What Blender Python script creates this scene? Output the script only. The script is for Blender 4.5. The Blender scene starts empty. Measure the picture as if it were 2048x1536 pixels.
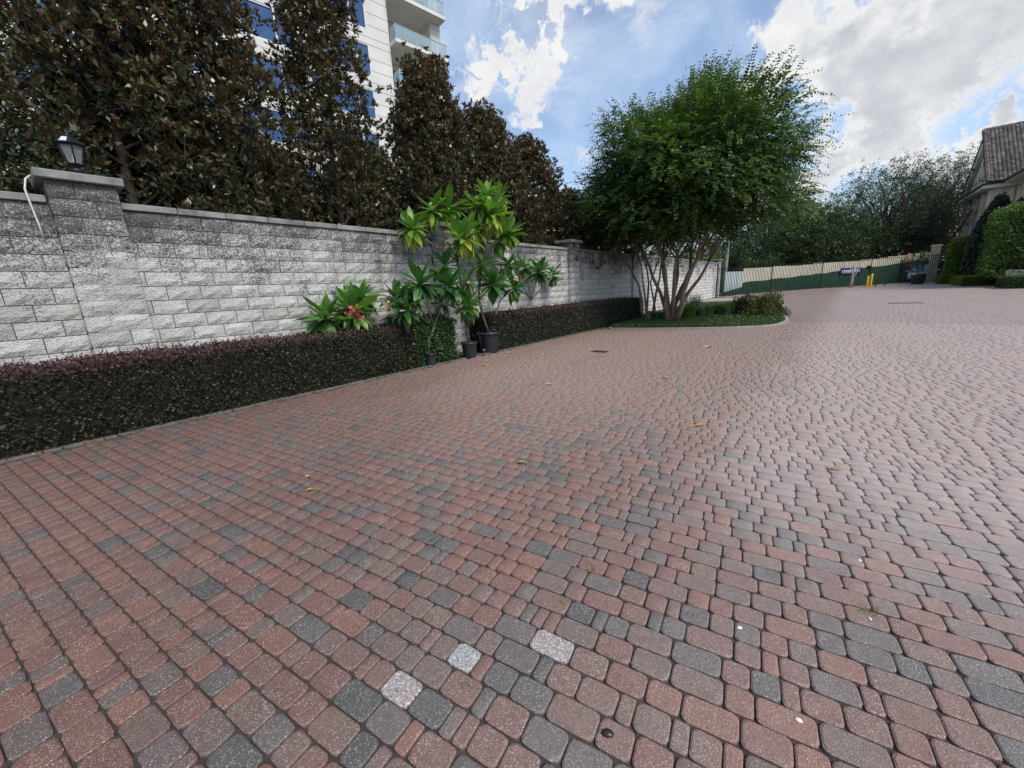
import bpy, math, random
import numpy as np
from mathutils import Matrix, Vector

random.seed(7)
rng = np.random.default_rng(11)
scene = bpy.context.scene
col = scene.collection

# ------------------------------------------------------------------ camera
FPX = 780.0            # focal length in pixels of the 2048 px wide photograph
CX, CY = 1024, 768
EYE = 1.5
def _basis(wv=(1681, 550), slope=-0.048):
    p1 = np.array([wv[0]-CX, -(wv[1]-CY), -FPX], float)
    p2 = p1 + np.array([-1000, 1000*slope, 0.])
    up = np.cross(p2, p1); up /= np.linalg.norm(up)
    if up[1] < 0: up = -up
    Y = p1/np.linalg.norm(p1)
    return np.array([np.cross(Y, up), Y, up])
R = _basis()
cam_d = bpy.data.cameras.new("camera")
cam = bpy.data.objects.new("camera", cam_d); col.objects.link(cam)
cam_d.sensor_width = 36.0; cam_d.sensor_fit = 'HORIZONTAL'
cam_d.lens = FPX/2048*36.0
cam_d.clip_start = 0.05; cam_d.clip_end = 3000
M4 = Matrix([list(R[0])+[0], list(R[1])+[0], list(R[2])+[EYE], [0, 0, 0, 1]])
cam.matrix_world = M4
scene.camera = cam

def ray(px, py): return R @ np.array([px-CX, -(py-CY), -FPX], float)
ORG = np.array([0, 0, EYE])
def gz(y):
    return 0.0133*np.clip(np.asarray(y, float)-15, 0, 45)
def G(px, py):
    """point of the ground seen at a pixel"""
    d = ray(px, py); d = d/np.linalg.norm(d); lo, hi = .1, 500
    for _ in range(60):
        m = (lo+hi)/2
        if EYE+d[2]*m-float(gz(d[1]*m)) > 0: lo = m
        else: hi = m
    return ORG+d*lo
def atx(px, py, x):
    d = ray(px, py); return ORG+d*(x/d[0])
def aty(px, py, y):
    d = ray(px, py); return ORG+d*(y/d[1])
def project(P):
    c = (np.atleast_2d(P)-ORG) @ R
    z = np.minimum(c[:, 2], -1e-3)
    return np.stack([CX-FPX*c[:, 0]/z, CY+FPX*c[:, 1]/z], 1), -c[:, 2]

# ------------------------------------------------------------------ node helper
class NT:
    def __init__(s, tree):
        s.t = tree; s.n = tree.nodes; s.l = tree.links
    def new(s, typ, **kw):
        n = s.n.new(typ)
        for k, v in kw.items(): setattr(n, k, v)
        return n
    def link(s, a, b): s.l.new(a, b)
    def put(s, sock, v):
        if isinstance(v, bpy.types.NodeSocket): s.link(v, sock)
        elif v is not None:
            if isinstance(v, (tuple, list)) and len(v) == 3 and sock.type == 'RGBA': v = (*v, 1)
            sock.default_value = v
    def math(s, op, a, b=None, c=None, clamp=False):
        n = s.new('ShaderNodeMath', operation=op, use_clamp=clamp)
        s.put(n.inputs[0], a); s.put(n.inputs[1], b); s.put(n.inputs[2], c)
        return n.outputs[0]
    def vmath(s, op, a, b=None, out=0, scale=None):
        n = s.new('ShaderNodeVectorMath', operation=op)
        s.put(n.inputs[0], a); s.put(n.inputs[1], b)
        if scale is not None: s.put(n.inputs['Scale'], scale)
        return n.outputs[out]
    def mix(s, f, a, b, mode='MIX'):
        n = s.new('ShaderNodeMix', data_type='RGBA', blend_type=mode)
        s.put(n.inputs[0], f); s.put(n.inputs[6], a); s.put(n.inputs[7], b)
        return n.outputs[2]
    def noise(s, vec, scale, detail=3, rough=.55, dist=0., out=0):
        n = s.new('ShaderNodeTexNoise'); s.put(n.inputs['Vector'], vec)
        n.inputs['Scale'].default_value = scale; n.inputs['Detail'].default_value = detail
        n.inputs['Roughness'].default_value = rough; n.inputs['Distortion'].default_value = dist
        return n.outputs[out]
    def vor(s, vec, scale, out='Distance', feature='F1'):
        n = s.new('ShaderNodeTexVoronoi', feature=feature); s.put(n.inputs['Vector'], vec)
        n.inputs['Scale'].default_value = scale
        return n.outputs[out]
    def ramp(s, f, stops):
        n = s.new('ShaderNodeValToRGB'); s.put(n.inputs[0], f)
        e = n.color_ramp.elements
        while len(e) < len(stops): e.new(.5)
        for i, (p, c) in enumerate(stops):
            e[i].position = p; e[i].color = (*c, 1) if len(c) == 3 else c
        return n.outputs[0]
    def rng(s, v, a, b, c=0., d=1., smooth=False):
        n = s.new('ShaderNodeMapRange'); n.clamp = True
        if smooth: n.interpolation_type = 'SMOOTHSTEP'
        s.put(n.inputs[0], v)
        for i, x in enumerate((a, b, c, d)): s.put(n.inputs[i+1], x)
        return n.outputs[0]
    def sep(s, v):
        n = s.new('ShaderNodeSeparateXYZ'); s.put(n.inputs[0], v); return n.outputs

# ------------------------------------------------------------------ world
SUN_EL, SUN_DIR = 50.0, (0.80, -0.10)
sun_az = math.atan2(SUN_DIR[0], SUN_DIR[1])      # clockwise from +Y
world = bpy.data.worlds.new("World"); scene.world = world; world.use_nodes = True
w = NT(world.node_tree); w.n.clear()
sky = w.new('ShaderNodeTexSky', sky_type='NISHITA')
sky.sun_disc = False; sky.sun_elevation = math.radians(SUN_EL); sky.sun_rotation = sun_az
sky.altitude = 0; sky.air_density = 1.0; sky.dust_density = 0.6; sky.ozone_density = 2.0
tc = w.new('ShaderNodeTexCoord')
gen = tc.outputs['Generated']
D3 = w.vmath('NORMALIZE', gen)
warp = w.noise(D3, 9.0, 7, .62, out=1)
Dw = w.vmath('ADD', D3, w.vmath('SCALE', w.vmath('SUBTRACT', warp, (.5, .5, .5)), scale=0.05))
def blob(px, py, rpx, wt):
    d = ray(px, py); d /= np.linalg.norm(d)
    e = ray(px, py+rpx); e /= np.linalg.norm(e)
    c1 = float(np.dot(d, e))
    dp = w.vmath('DOT_PRODUCT', Dw, tuple(d), out=1)
    return w.math('MULTIPLY', w.rng(dp, 1-2.2*(1-c1), 1.0, 0, 1, True), wt)
def total(bl):
    s = None
    for b in bl:
        v = blob(*b); s = v if s is None else w.math('ADD', s, v)
    return s
# cumulus banks where the photograph has them, noise everywhere
dens = total([(1560, 170, 95, .55), (1660, 90, 120, .55), (1790, 60, 140, .55), (1950, 60, 130, .50), (1620, 210, 70, .35),
              (1740, 235, 85, .48), (1690, 300, 95, .50), (1850, 240, 60, .45), (1640, 390, 100, .35), (1790, 330, 60, .2),
              (2070, 300, 100, .42), (1950, 330, 60, .2), (2150, -150, 300, .6),
              (1110, 50, 75, .50), (1070, 130, 70, .50), (1010, 185, 55, .34), (1010, 40, 50, .25), (935, 95, 30, .2),
              (930, 190, 40, .15), (1180, -80, 110, .45), (1240, 60, 90, .20), (1350, 60, 90, .18), (960, 290, 80, .12),
              (1130, 350, 80, .22), (560, 140, 160, .4), (200, 100, 220, .4),
              (1180, 185, 75, -.50), (1440, 80, 90, -.42), (890, 60, 75, -.40), (1955, 205, 70, -.55), (1655, 262, 40, -.45), (1640, 285, 35, -.3), (1050, 280, 80, -.25), (1320, 160, 100, -.25), (1000, 60, 30, -.3), (2000, 250, 50, -.3), (1560, 330, 40, -.25)])
nz = w.noise(w.vmath('MULTIPLY', D3, (1, 1, 1.7)), 4.2, 9, .60, .25)
nz2 = w.noise(w.vmath('MULTIPLY', D3, (1, 1, 1.5)), 13.0, 6, .6, .1)
dsum = w.math('ADD', dens, w.math('ADD', w.math('MULTIPLY', nz, 1.15), w.math('MULTIPLY', nz2, .16)))
alpha = w.rng(dsum, .56, 1.24, 0, 1, True)
veil = w.rng(w.noise(w.vmath('MULTIPLY', D3, (1.2, 1, 2.2)), 2.6, 6, .62, .5), .40, .75, .0, .45, True)
grey = total([(1820, 110, 120, .75), (1680, 190, 90, .55), (1960, 60, 130, .6), (1600, 240, 60, .45), (1730, 350, 80, .45),
              (1880, 320, 70, .3), (2150, -120, 260, .6), (1150, -160, 160, .5)])
sh1 = w.noise(w.vmath('MULTIPLY', D3, (1, 1, 1.6)), 7.5, 7, .6, .3)
gsoft = w.math('DIVIDE', grey, w.math('ADD', grey, .9))
gf = w.math('ADD', w.math('MULTIPLY', gsoft, .95), w.math('MULTIPLY', w.math('SUBTRACT', sh1, .46), 2.3))
thick = w.rng(dsum, .8, 1.7, .25, 1, True)
gf = w.math('MULTIPLY', w.math('MULTIPLY', gf, thick), .95, clamp=True)
SKYK = 0.085
ccol = w.mix(gf, (5.0, 5.0, 5.02), (2.7, 2.95, 3.3))
z_ = w.sep(D3)[2]
hor = w.rng(z_, .0, .32, 1, 0, True)
skyb = w.mix(w.math('MULTIPLY', hor, .45), w.mix(1., sky.outputs[0], (1.0, 1.0, 1.02), 'MULTIPLY'), (4.2, 5.0, 5.8))
skyv = w.mix(w.math('ADD', veil, .14, clamp=True), skyb, (4.3, 5.0, 6.0))
skyc = w.mix(alpha, skyv, ccol)
below = w.rng(z_, -.03, .0, 1, 0)
skyc = w.mix(below, skyc, (1.6, 1.5, 1.3))
bg = w.new('ShaderNodeBackground'); bg.inputs[1].default_value = SKYK
w.link(skyc, bg.inputs[0])
wo = w.new('ShaderNodeOutputWorld'); w.link(bg.outputs[0], wo.inputs[0])
world.cycles.sampling_method = 'MANUAL'; world.cycles.sample_map_resolution = 1024

sd = bpy.data.lights.new("sun", 'SUN'); sd.energy = 1.5; sd.angle = math.radians(22); sd.color = (1.0, .94, .85)
so = bpy.data.objects.new("sun", sd); col.objects.link(so)
el = math.radians(SUN_EL)
hd = Vector(SUN_DIR).normalized()
sv = Vector((hd.x*math.cos(el), hd.y*math.cos(el), math.sin(el)))
so.rotation_euler = sv.to_track_quat('Z', 'Y').to_euler(); so.location = (10, -5, 40)
scene.view_settings.view_transform = 'Standard'; scene.view_settings.look = 'None'
scene.view_settings.gamma = 1; scene.view_settings.exposure = 1.12
scene.view_settings.use_curve_mapping = False
scene.cycles.max_bounces = 6; scene.cycles.transparent_max_bounces = 6
scene.cycles.use_denoising = True

# ------------------------------------------------------------------ mesh helpers
class MB:
    def __init__(s): s.v = []; s.f = []; s.m = []; s.t = []
    def add(s, vs, fs, mi=0, t=.5):
        b = len(s.v); s.v.extend([tuple(map(float, v)) for v in vs])
        for f in fs: s.f.append([b+i for i in f]); s.m.append(mi); s.t.append(t)
    def box(s, a, b, mi=0, t=.5, bev=0.):
        x0, y0, z0 = a; x1, y1, z1 = b
        if bev <= 0:
            s.add([(x0, y0, z0), (x1, y0, z0), (x1, y1, z0), (x0, y1, z0), (x0, y0, z1), (x1, y0, z1), (x1, y1, z1), (x0, y1, z1)],
                  [(0, 3, 2, 1), (4, 5, 6, 7), (0, 1, 5, 4), (1, 2, 6, 5), (2, 3, 7, 6), (3, 0, 4, 7)], mi, t)
        else:
            e = bev; vs = []
            for (z, k) in ((z0, e), (z0+e, 0), (z1-e, 0), (z1, e)):
                vs += [(x0+k, y0+e, z), (x0+e, y0+k, z), (x1-e, y0+k, z), (x1-k, y0+e, z), (x1-k, y1-e, z), (x1-e, y1-k, z), (x0+e, y1-k, z), (x0+k, y1-e, z)]
            fs = [tuple(range(7, -1, -1)), tuple(range(24, 32))]
            for r in range(3):
                for i in range(8):
                    j = (i+1) % 8; fs.append((r*8+i, r*8+j, r*8+8+j, r*8+8+i))
            s.add(vs, fs, mi, t)
    def obox(s, c, ax, ay, az, mi=0, t=.5):
        c = np.array(c, float); ax = np.array(ax, float); ay = np.array(ay, float); az = np.array(az, float)
        vs = [c+sx*ax+sy*ay+sz*az for sz in (-1, 1) for sx, sy in ((-1, -1), (1, -1), (1, 1), (-1, 1))]
        s.add(vs, [(0, 3, 2, 1), (4, 5, 6, 7), (0, 1, 5, 4), (1, 2, 6, 5), (2, 3, 7, 6), (3, 0, 4, 7)], mi, t)
    def tube(s, pts, rad, n=6, mi=0, t=.5, cap=True):
        pts = [np.array(p, float) for p in pts]
        if not hasattr(rad, '__len__'): rad = [rad]*len(pts)
        vs = []; prev = None
        for i, p in enumerate(pts):
            d = pts[min(i+1, len(pts)-1)]-pts[max(i-1, 0)]; d = d/(np.linalg.norm(d)+1e-9)
            if prev is None:
                a = np.cross(d, (0, 0, 1.)) if abs(d[2]) < .9 else np.cross(d, (1., 0, 0))
            else: a = prev-d*np.dot(prev, d)
            a = a/(np.linalg.norm(a)+1e-9); prev = a; b = np.cross(d, a)
            for k in range(n):
                w_ = 2*math.pi*k/n; vs.append(p+rad[i]*(a*math.cos(w_)+b*math.sin(w_)))
        fs = [(r*n+i, r*n+(i+1) % n, (r+1)*n+(i+1) % n, (r+1)*n+i) for r in range(len(pts)-1) for i in range(n)]
        if cap: fs += [tuple(range(n-1, -1, -1)), tuple(range((len(pts)-1)*n, len(pts)*n))]
        s.add(vs, fs, mi, t)
    def lathe(s, prof, n=24, c=(0, 0, 0), mi=0, t=.5):
        vs = []
        for r, z in prof:
            for k in range(n):
                a = 2*math.pi*k/n; vs.append((c[0]+r*math.cos(a), c[1]+r*math.sin(a), c[2]+z))
        fs = [(i*n+k, i*n+(k+1) % n, (i+1)*n+(k+1) % n, (i+1)*n+k) for i in range(len(prof)-1) for k in range(n)]
        s.add(vs, fs, mi, t)
    def mesh(s, name, mats, smooth=False, off=None):
        me = bpy.data.meshes.new(name)
        V = np.array(s.v, float).reshape(-1, 3)
        if off is not None: V = V-np.array(off, float)
        me.from_pydata(V.tolist(), [], s.f)
        for m in (mats if isinstance(mats, (list, tuple)) else [mats]): me.materials.append(m)
        me.polygons.foreach_set('material_index', s.m)
        if smooth: me.polygons.foreach_set('use_smooth', [True]*len(s.f))
        at = me.attributes.new('tint', 'FLOAT', 'FACE'); at.data.foreach_set('value', s.t)
        me.update(); return me

def quads_mesh(name, V, tint, mat, off=None, smooth=False, k=4):
    """V (n,k,3) -> n separate k-gons"""
    n = len(V); me = bpy.data.meshes.new(name)
    V = V.reshape(-1, 3)
    if off is not None: V = V-np.array(off, float)
    me.vertices.add(n*k); me.vertices.foreach_set('co', V.astype(np.float32).ravel())
    me.loops.add(n*k); me.loops.foreach_set('vertex_index', np.arange(n*k, dtype=np.int32))
    me.polygons.add(n); me.polygons.foreach_set('loop_start', np.arange(0, n*k, k, dtype=np.int32))
    me.materials.append(mat)
    if smooth: me.polygons.foreach_set('use_smooth', np.ones(n, bool))
    at = me.attributes.new('tint', 'FLOAT', 'FACE'); at.data.foreach_set('value', np.asarray(tint, np.float32))
    me.update(calc_edges=True); return me

def thing(name, label, cat, loc, group=None, kind=None):
    o = bpy.data.objects.new(name, None); col.objects.link(o); o.location = tuple(map(float, loc))
    o.empty_display_size = .1
    o['label'] = label; o['category'] = cat
    if group: o['group'] = group
    if kind: o['kind'] = kind
    return o
def part(name, me, parent=None, kind=None, label=None, loc=(0, 0, 0), rot=None, scale=None, color=None):
    o = bpy.data.objects.new(name, me); col.objects.link(o)
    if parent is not None: o.parent = parent
    o.location = tuple(map(float, loc))
    if rot is not None: o.rotation_euler = rot
    if scale is not None: o.scale = scale
    if color is not None: o.color = (*color, 1)
    if kind: o['kind'] = kind
    if label: o['label'] = label
    return o
def single(name, me, label, cat, group=None, loc=(0, 0, 0), kind=None, **kw):
    o = part(name, me, None, loc=loc, **kw)
    if cat: o['label'] = label; o['category'] = cat
    if group: o['group'] = group
    if kind: o['kind'] = kind
    return o

# ------------------------------------------------------------------ materials
def new_mat(name):
    m = bpy.data.materials.new(name); m.use_nodes = True
    t = NT(m.node_tree); t.n.clear()
    p = t.new('ShaderNodeBsdfPrincipled'); o = t.new('ShaderNodeOutputMaterial'); t.link(p.outputs[0], o.inputs[0])
    return m, t, p, o
def bump(t, p, h, strength=.5, dist=.01):
    b = t.new('ShaderNodeBump'); b.inputs['Strength'].default_value = strength; b.inputs['Distance'].default_value = dist
    t.link(h, b.inputs['Height']); t.link(b.outputs[0], p.inputs['Normal'])
def geo(t): return t.new('ShaderNodeNewGeometry').outputs['Position']
def obc(t): return t.new('ShaderNodeTexCoord').outputs['Object']
def attr(t): return t.new('ShaderNodeAttribute', attribute_name='tint').outputs['Fac']
def plain(name, c, rough=.6, metal=0., var=.12, scale=3., bmp=0., spec=.5, bscale=60):
    m, t, p, o = new_mat(name)
    n = t.noise(geo(t), scale, 5)
    t.put(p.inputs['Base Color'], t.mix(t.rng(n, .3, .7), tuple(x*(1-var) for x in c), tuple(min(1, x*(1+var)) for x in c)))
    p.inputs['Roughness'].default_value = rough; p.inputs['Metallic'].default_value = metal
    p.inputs['Specular IOR Level'].default_value = spec
    if bmp: bump(t, p, t.noise(geo(t), bscale, 4), bmp, .01)
    return m

def leaf_mat(name, stops, under=None, rough=.45, trans=.25, objcol=False, spec=.4, clump=.5):
    m, t, p, o = new_mat(name)
    if objcol:
        oi = t.new('ShaderNodeObjectInfo')
        c = oi.outputs['Color']
        n = t.noise(geo(t), 14, 2)
        c = t.mix(t.rng(n, .3, .7), c, t.mix(1., c, (.72, .80, .75), 'MULTIPLY'))
    else:
        n = t.noise(geo(t), 1.4, 2)
        f = t.math('ADD', attr(t), t.math('MULTIPLY', t.math('SUBTRACT', n, .5), clump), clamp=True)
        c = t.ramp(f, stops)
    if under is not None:
        bf = t.new('ShaderNodeNewGeometry').outputs['Backfacing']
        c = t.mix(t.math('MULTIPLY', bf, .62), c, under)
    t.put(p.inputs['Base Color'], c)
    p.inputs['Roughness'].default_value = rough; p.inputs['Specular IOR Level'].default_value = spec
    tr = t.new('ShaderNodeBsdfTranslucent'); t.put(tr.inputs[0], t.mix(1., c, (1.3, 1.5, .6), 'MULTIPLY'))
    mx = t.new('ShaderNodeMixShader'); mx.inputs[0].default_value = trans
    t.link(p.outputs[0], mx.inputs[1]); t.link(tr.outputs[0], mx.inputs[2]); t.link(mx.outputs[0], o.inputs[0])
    return m

RED, GRY, PNK, BRN = (.245, .128, .096), (.128, .119, .110), (.36, .27, .26), (.200, .130, .105)
def paver_look(t, p, f, far=False):
    """tinted concrete paver with exposed aggregate; f in 0..1 picks the batch colour"""
    pos = geo(t)
    sx, sy, sz = t.sep(pos)[:3]
    big = t.noise(pos, .28, 4, .6)
    # paler field right of the lane edge: painted glare over wear; redder lane left
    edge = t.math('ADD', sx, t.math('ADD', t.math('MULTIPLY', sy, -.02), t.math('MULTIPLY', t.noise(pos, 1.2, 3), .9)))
    worn_glare = t.math('MULTIPLY', t.rng(edge, -.75, .35, 0, 1, True), t.rng(t.math('ADD', sy, t.math('MULTIPLY', big, 1.5)), 2.6, 4.8, .12, 1, True))
    f2 = t.math('ADD', f, t.math('MULTIPLY', t.math('SUBTRACT', big, .5), .35), clamp=True)
    c = t.ramp(f2, [(0., RED), (.30, (.205, .112, .094)), (.46, BRN), (.62, (.165, .130, .116)), (.76, GRY), (.97, (.098, .093, .089)), (1., (.10, .095, .09))])
    c = t.mix(t.math('MULTIPLY', worn_glare, .38), c, t.mix(1., c, (1.75, 1.72, 1.78), 'MULTIPLY'))
    c = t.mix(t.math('MULTIPLY', worn_glare, .66), c, (.50, .43, .405))
    mid = t.rng(t.math('ADD', sy, t.math('MULTIPLY', big, 2.0)), 2.2, 6.5, 0, .46, True)  # paler with distance, glancing sheen put into the colour
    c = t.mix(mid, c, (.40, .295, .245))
    mott = t.noise(pos, 22, 4, .6)
    c = t.mix(t.rng(mott, .35, .75, 0, .45), c, t.mix(1., c, (.55, .55, .57), 'MULTIPLY'))
    stain = t.rng(t.noise(pos, 1.1, 5, .65), .60, .75, 0, .5, True)
    c = t.mix(stain, c, t.mix(1., c, (.55, .50, .48), 'MULTIPLY'))
    vignette = t.math('MULTIPLY', t.rng(t.math('ADD', t.math('ADD', sx, t.math('MULTIPLY', sy, .9)), t.math('MULTIPLY', t.noise(pos, .9, 5, .65), 3.0)), 1.3, -.6, 0, .36, True), t.rng(t.noise(pos, 4, 4), .3, .6, .5, 1))  # vignette-like darkening painted into the colour towards the near left
    c = t.mix(vignette, c, t.mix(1., c, (.38, .33, .32), 'MULTIPLY'))
    tyre = t.rng(t.math('ABSOLUTE', t.math('SUBTRACT', t.math('FRACT', t.math('MULTIPLY', t.math('ADD', sx, t.math('ADD', t.math('MULTIPLY', sy, .12), t.math('MULTIPLY', t.noise(pos, .35, 2), .8))), .55)), .5)), .0, .16, .30, 0, True)
    c = t.mix(t.math('MULTIPLY', tyre, t.rng(t.noise(pos, 2.1, 4), .35, .65)), c, t.mix(1., c, (.60, .58, .56), 'MULTIPLY'))
    leftdirt = t.rng(t.noise(pos, .5, 3), .3, .7, .3, 1)
    ld = t.math('MULTIPLY', t.rng(sx, -4.3, -6.6, 0, .55, True), leftdirt)
    c = t.mix(ld, c, t.mix(1., c, (.62, .52, .46), 'MULTIPLY'))
    if not far:
        v = t.new('ShaderNodeTexVoronoi'); v.inputs['Scale'].default_value = 175; t.link(pos, v.inputs['Vector'])
        r = t.sep(v.outputs['Color'])
        spk = t.math('MULTIPLY', t.rng(v.outputs['Distance'], .30, .42, 1, 0), t.rng(r[0], .52, .56, 0, 1))
        dk = t.math('MULTIPLY', t.rng(v.outputs['Distance'], .30, .5, 1, 0), t.rng(r[1], .70, .74, 0, 1))
        c = t.mix(t.math('MULTIPLY', dk, .55), c, (.045, .04, .04))
        c = t.mix(t.math('MULTIPLY', spk, t.rng(t.noise(pos, 9, 3), .3, .7, .25, .75)), c, t.mix(r[2], (.42, .33, .27), (.62, .60, .57)))
        h = t.math('ADD', t.math('MULTIPLY', v.outputs['Distance'], -.5), t.noise(pos, 55, 4, .6))
        bump(t, p, h, .55, .006)
    t.put(p.inputs['Base Color'], c)
    p.inputs['Roughness'].default_value = .62; p.inputs['Specular IOR Level'].default_value = .45
def mat_paver(name, obj):
    m, t, p, o = new_mat(name)
    f = t.new('ShaderNodeObjectInfo').outputs['Random'] if obj else attr(t)
    if obj:
        oc = t.new('ShaderNodeObjectInfo').outputs['Color']
        f = t.sep(oc)[0]
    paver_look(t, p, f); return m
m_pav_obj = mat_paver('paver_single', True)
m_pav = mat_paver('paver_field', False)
def mat_pale():
    m, t, p, o = new_mat('paver_pale')
    pos = geo(t); v = t.new('ShaderNodeTexVoronoi'); v.inputs['Scale'].default_value = 190; t.link(pos, v.inputs['Vector'])
    r = t.sep(v.outputs['Color'])
    oc = t.new('ShaderNodeObjectInfo').outputs['Color']
    c = t.mix(t.rng(r[0], .5, .6), oc, t.mix(r[1], (.08, .08, .08), (.62, .60, .58)))
    t.put(p.inputs['Base Color'], c); p.inputs['Roughness'].default_value = .8
    bump(t, p, v.outputs['Distance'], .4, .004); return m
m_pale = mat_pale()
PAVA = math.atan2(-.1486, .9889)     # direction the joints run, measured from +Y
def mat_far():
    m, t, p, o = new_mat('paver_far')
    pos = geo(t)
    mp = t.new('ShaderNodeMapping'); mp.inputs['Rotation'].default_value = (0, 0, PAVA)
    t.link(pos, mp.inputs['Vector'])
    b = t.new('ShaderNodeTexBrick'); t.link(mp.outputs[0], b.inputs['Vector'])
    b.inputs['Color1'].default_value = (0, 0, 0, 1); b.inputs['Color2'].default_value = (1, 1, 1, 1); b.inputs['Mortar'].default_value = (.5, .5, .5, 1)
    b.inputs['Scale'].default_value = 1; b.inputs['Brick Width'].default_value = .15; b.inputs['Row Height'].default_value = .113
    b.inputs['Mortar Size'].default_value = .011; b.inputs['Mortar Smooth'].default_value = .2; b.offset = .43
    b.squash = 1.25; b.squash_frequency = 3
    f = t.sep(b.outputs['Color'])[0]
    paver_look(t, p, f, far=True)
    base = p.inputs['Base Color'].links[0].from_socket
    c = t.mix(t.math('MULTIPLY', b.outputs['Fac'], .85), base, (.035, .03, .028))
    t.put(p.inputs['Base Color'], c)
    bump(t, p, t.math('SUBTRACT', 1, b.outputs['Fac']), .6, .012); return m
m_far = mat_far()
m_sand = plain('joint_sand', (.055, .047, .041), .95, var=.35, scale=25, bmp=.6, bscale=180)
m_soil = plain('soil', (.05, .036, .026), .95, var=.35, scale=8, bmp=.7, bscale=40)
m_ground = plain('ground_turf', (.055, .070, .03), .95, var=.4, scale=.8, bmp=.5, bscale=12)
m_conc = plain('concrete', (.13, .12, .105), .85, var=.22, scale=5, bmp=.25)
m_conc_pale = plain('concrete_pale', (.28, .265, .245), .85, var=.15, scale=2, bmp=.2)

def mat_block(name, extra_pale=0.):
    m, t, p, o = new_mat(name)
    pos = geo(t); s = t.sep(pos)
    f = t.new('ShaderNodeObjectInfo').outputs['Random']
    f = t.math('FRACT', t.math('ADD', f, attr(t)))
    n1 = t.noise(pos, 1.5, 4, .6); n2 = t.noise(pos, 38, 6, .72)
    c = t.ramp(t.math('ADD', t.math('MULTIPLY', f, .55), t.math('MULTIPLY', n1, .45)), [(0.1, (.46, .435, .39)), (.45, (.61, .59, .55)), (.9, (.71, .69, .65))])
    # mildew: heavy under the coping, dripping down, and in the pits of the split face
    drip = t.noise(t.vmath('MULTIPLY', pos, (1, 1, .22)), 3.0, 4, .6)
    top = t.math('ADD', t.rng(s[2], 1.5, 3.1, 0, 1), t.math('MULTIPLY', t.math('SUBTRACT', t.noise(pos, .9, 5, .65), .46), 1.5))
    mil = t.math('ADD', t.math('MULTIPLY', top, .50), t.math('MULTIPLY', drip, .62))
    mil = t.math('ADD', mil, t.math('MULTIPLY', t.math('SUBTRACT', n2, .5), 1.7))
    mil = t.rng(mil, .44, .76, 0, .94, True)
    c = t.mix(mil, c, (.085, .083, .080))
    wht = t.rng(t.math('ADD', t.noise(pos, 70, 4, .7), t.math('MULTIPLY', f, .12)), .60, .72, 0, .75)
    c = t.mix(wht, c, (.68, .68, .68))
    pits = t.rng(t.noise(pos, 95, 3, .7), .36, .46, .75, 0)
    c = t.mix(pits, c, (.10, .10, .095))
    if extra_pale: c = t.mix(extra_pale, c, (.60, .60, .61))
    t.put(p.inputs['Base Color'], c); p.inputs['Roughness'].default_value = .92; p.inputs['Specular IOR Level'].default_value = .2
    h = t.math('ADD', t.noise(pos, 24, 8, .82), t.math('MULTIPLY', t.vor(pos, 42), .35))
    bump(t, p, h, .9, .035)
    return m
m_block = mat_block('split_face_block')
m_mortar = plain('mortar', (.085, .080, .074), .95, var=.45, scale=3, bmp=.3)
def mat_coping():
    m, t, p, o = new_mat('coping')
    pos = geo(t); n = t.noise(pos, 3.5, 6, .65); n2 = t.noise(pos, 12, 5, .65)
    c = t.ramp(n, [(.3, (.11, .11, .105)), (.52, (.235, .235, .225)), (.75, (.33, .33, .31))])
    c = t.mix(t.rng(n2, .55, .72, 0, .5), c, (.20, .23, .16))
    t.put(p.inputs['Base Color'], c); p.inputs['Roughness'].default_value = .9; bump(t, p, n2, .3, .01); return m
m_coping = mat_coping()
m_iron = plain('black_iron', (.012, .013, .014), .45, .3, var=.3)
m_black = plain('black_plastic', (.022, .026, .034), .42, var=.25, scale=6)
m_bark = plain('bark_dark', (.055, .042, .032), .9, var=.4, scale=9, bmp=.8, bscale=30)
def mat_crapebark():
    m, t, p, o = new_mat('bark_smooth_tan')
    pos = geo(t); n = t.noise(t.vmath('MULTIPLY', pos, (1, 1, .25)), 9, 5, .6)
    t.put(p.inputs['Base Color'], t.ramp(n, [(.3, (.12, .08, .05)), (.5, (.22, .155, .10)), (.7, (.34, .255, .18))]))
    p.inputs['Roughness'].default_value = .7; bump(t, p, n, .4, .02); return m
m_cbark = mat_crapebark()
m_pstem = plain('plumeria_stem', (.135, .115, .09), .8, var=.35, scale=20, bmp=.4)
m_mag = leaf_mat('magnolia_leaf', [(0, (.022, .034, .016)), (.4, (.050, .072, .030)), (.66, (.092, .098, .042)), (.82, (.145, .095, .050)), (1, (.25, .135, .065))],
                 under=(.15, .078, .045), rough=.32, trans=.10, spec=.5)
m_oak = leaf_mat('oak_leaf', [(0, (.026, .046, .024)), (.5, (.062, .098, .045)), (1, (.13, .175, .08))], rough=.5, trans=.18)
m_oakbrown = leaf_mat('oak_leaf_brown', [(0, (.028, .036, .018)), (.5, (.065, .070, .030)), (.8, (.13, .085, .04)), (1, (.18, .12, .05))], rough=.55, trans=.18)
m_crape = leaf_mat('crape_leaf', [(0, (.016, .042, .012)), (.4, (.042, .095, .022)), (.75, (.105, .175, .034)), (.95, (.22, .28, .05)), (1, (.26, .18, .07))], rough=.42, trans=.30, clump=.7)
m_dkgreen = leaf_mat('dense_leaf', [(0, (.018, .042, .016)), (.5, (.045, .092, .030)), (1, (.11, .17, .05))], rough=.5, trans=.2)
m_ltgreen = leaf_mat('light_leaf', [(0, (.04, .09, .018)), (.5, (.085, .16, .03)), (1, (.17, .25, .05))], rough=.5, trans=.3)
m_topi = leaf_mat('topiary_leaf', [(0, (.035, .075, .014)), (.45, (.085, .155, .028)), (1, (.19, .29, .06))], rough=.45, trans=.25)
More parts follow.
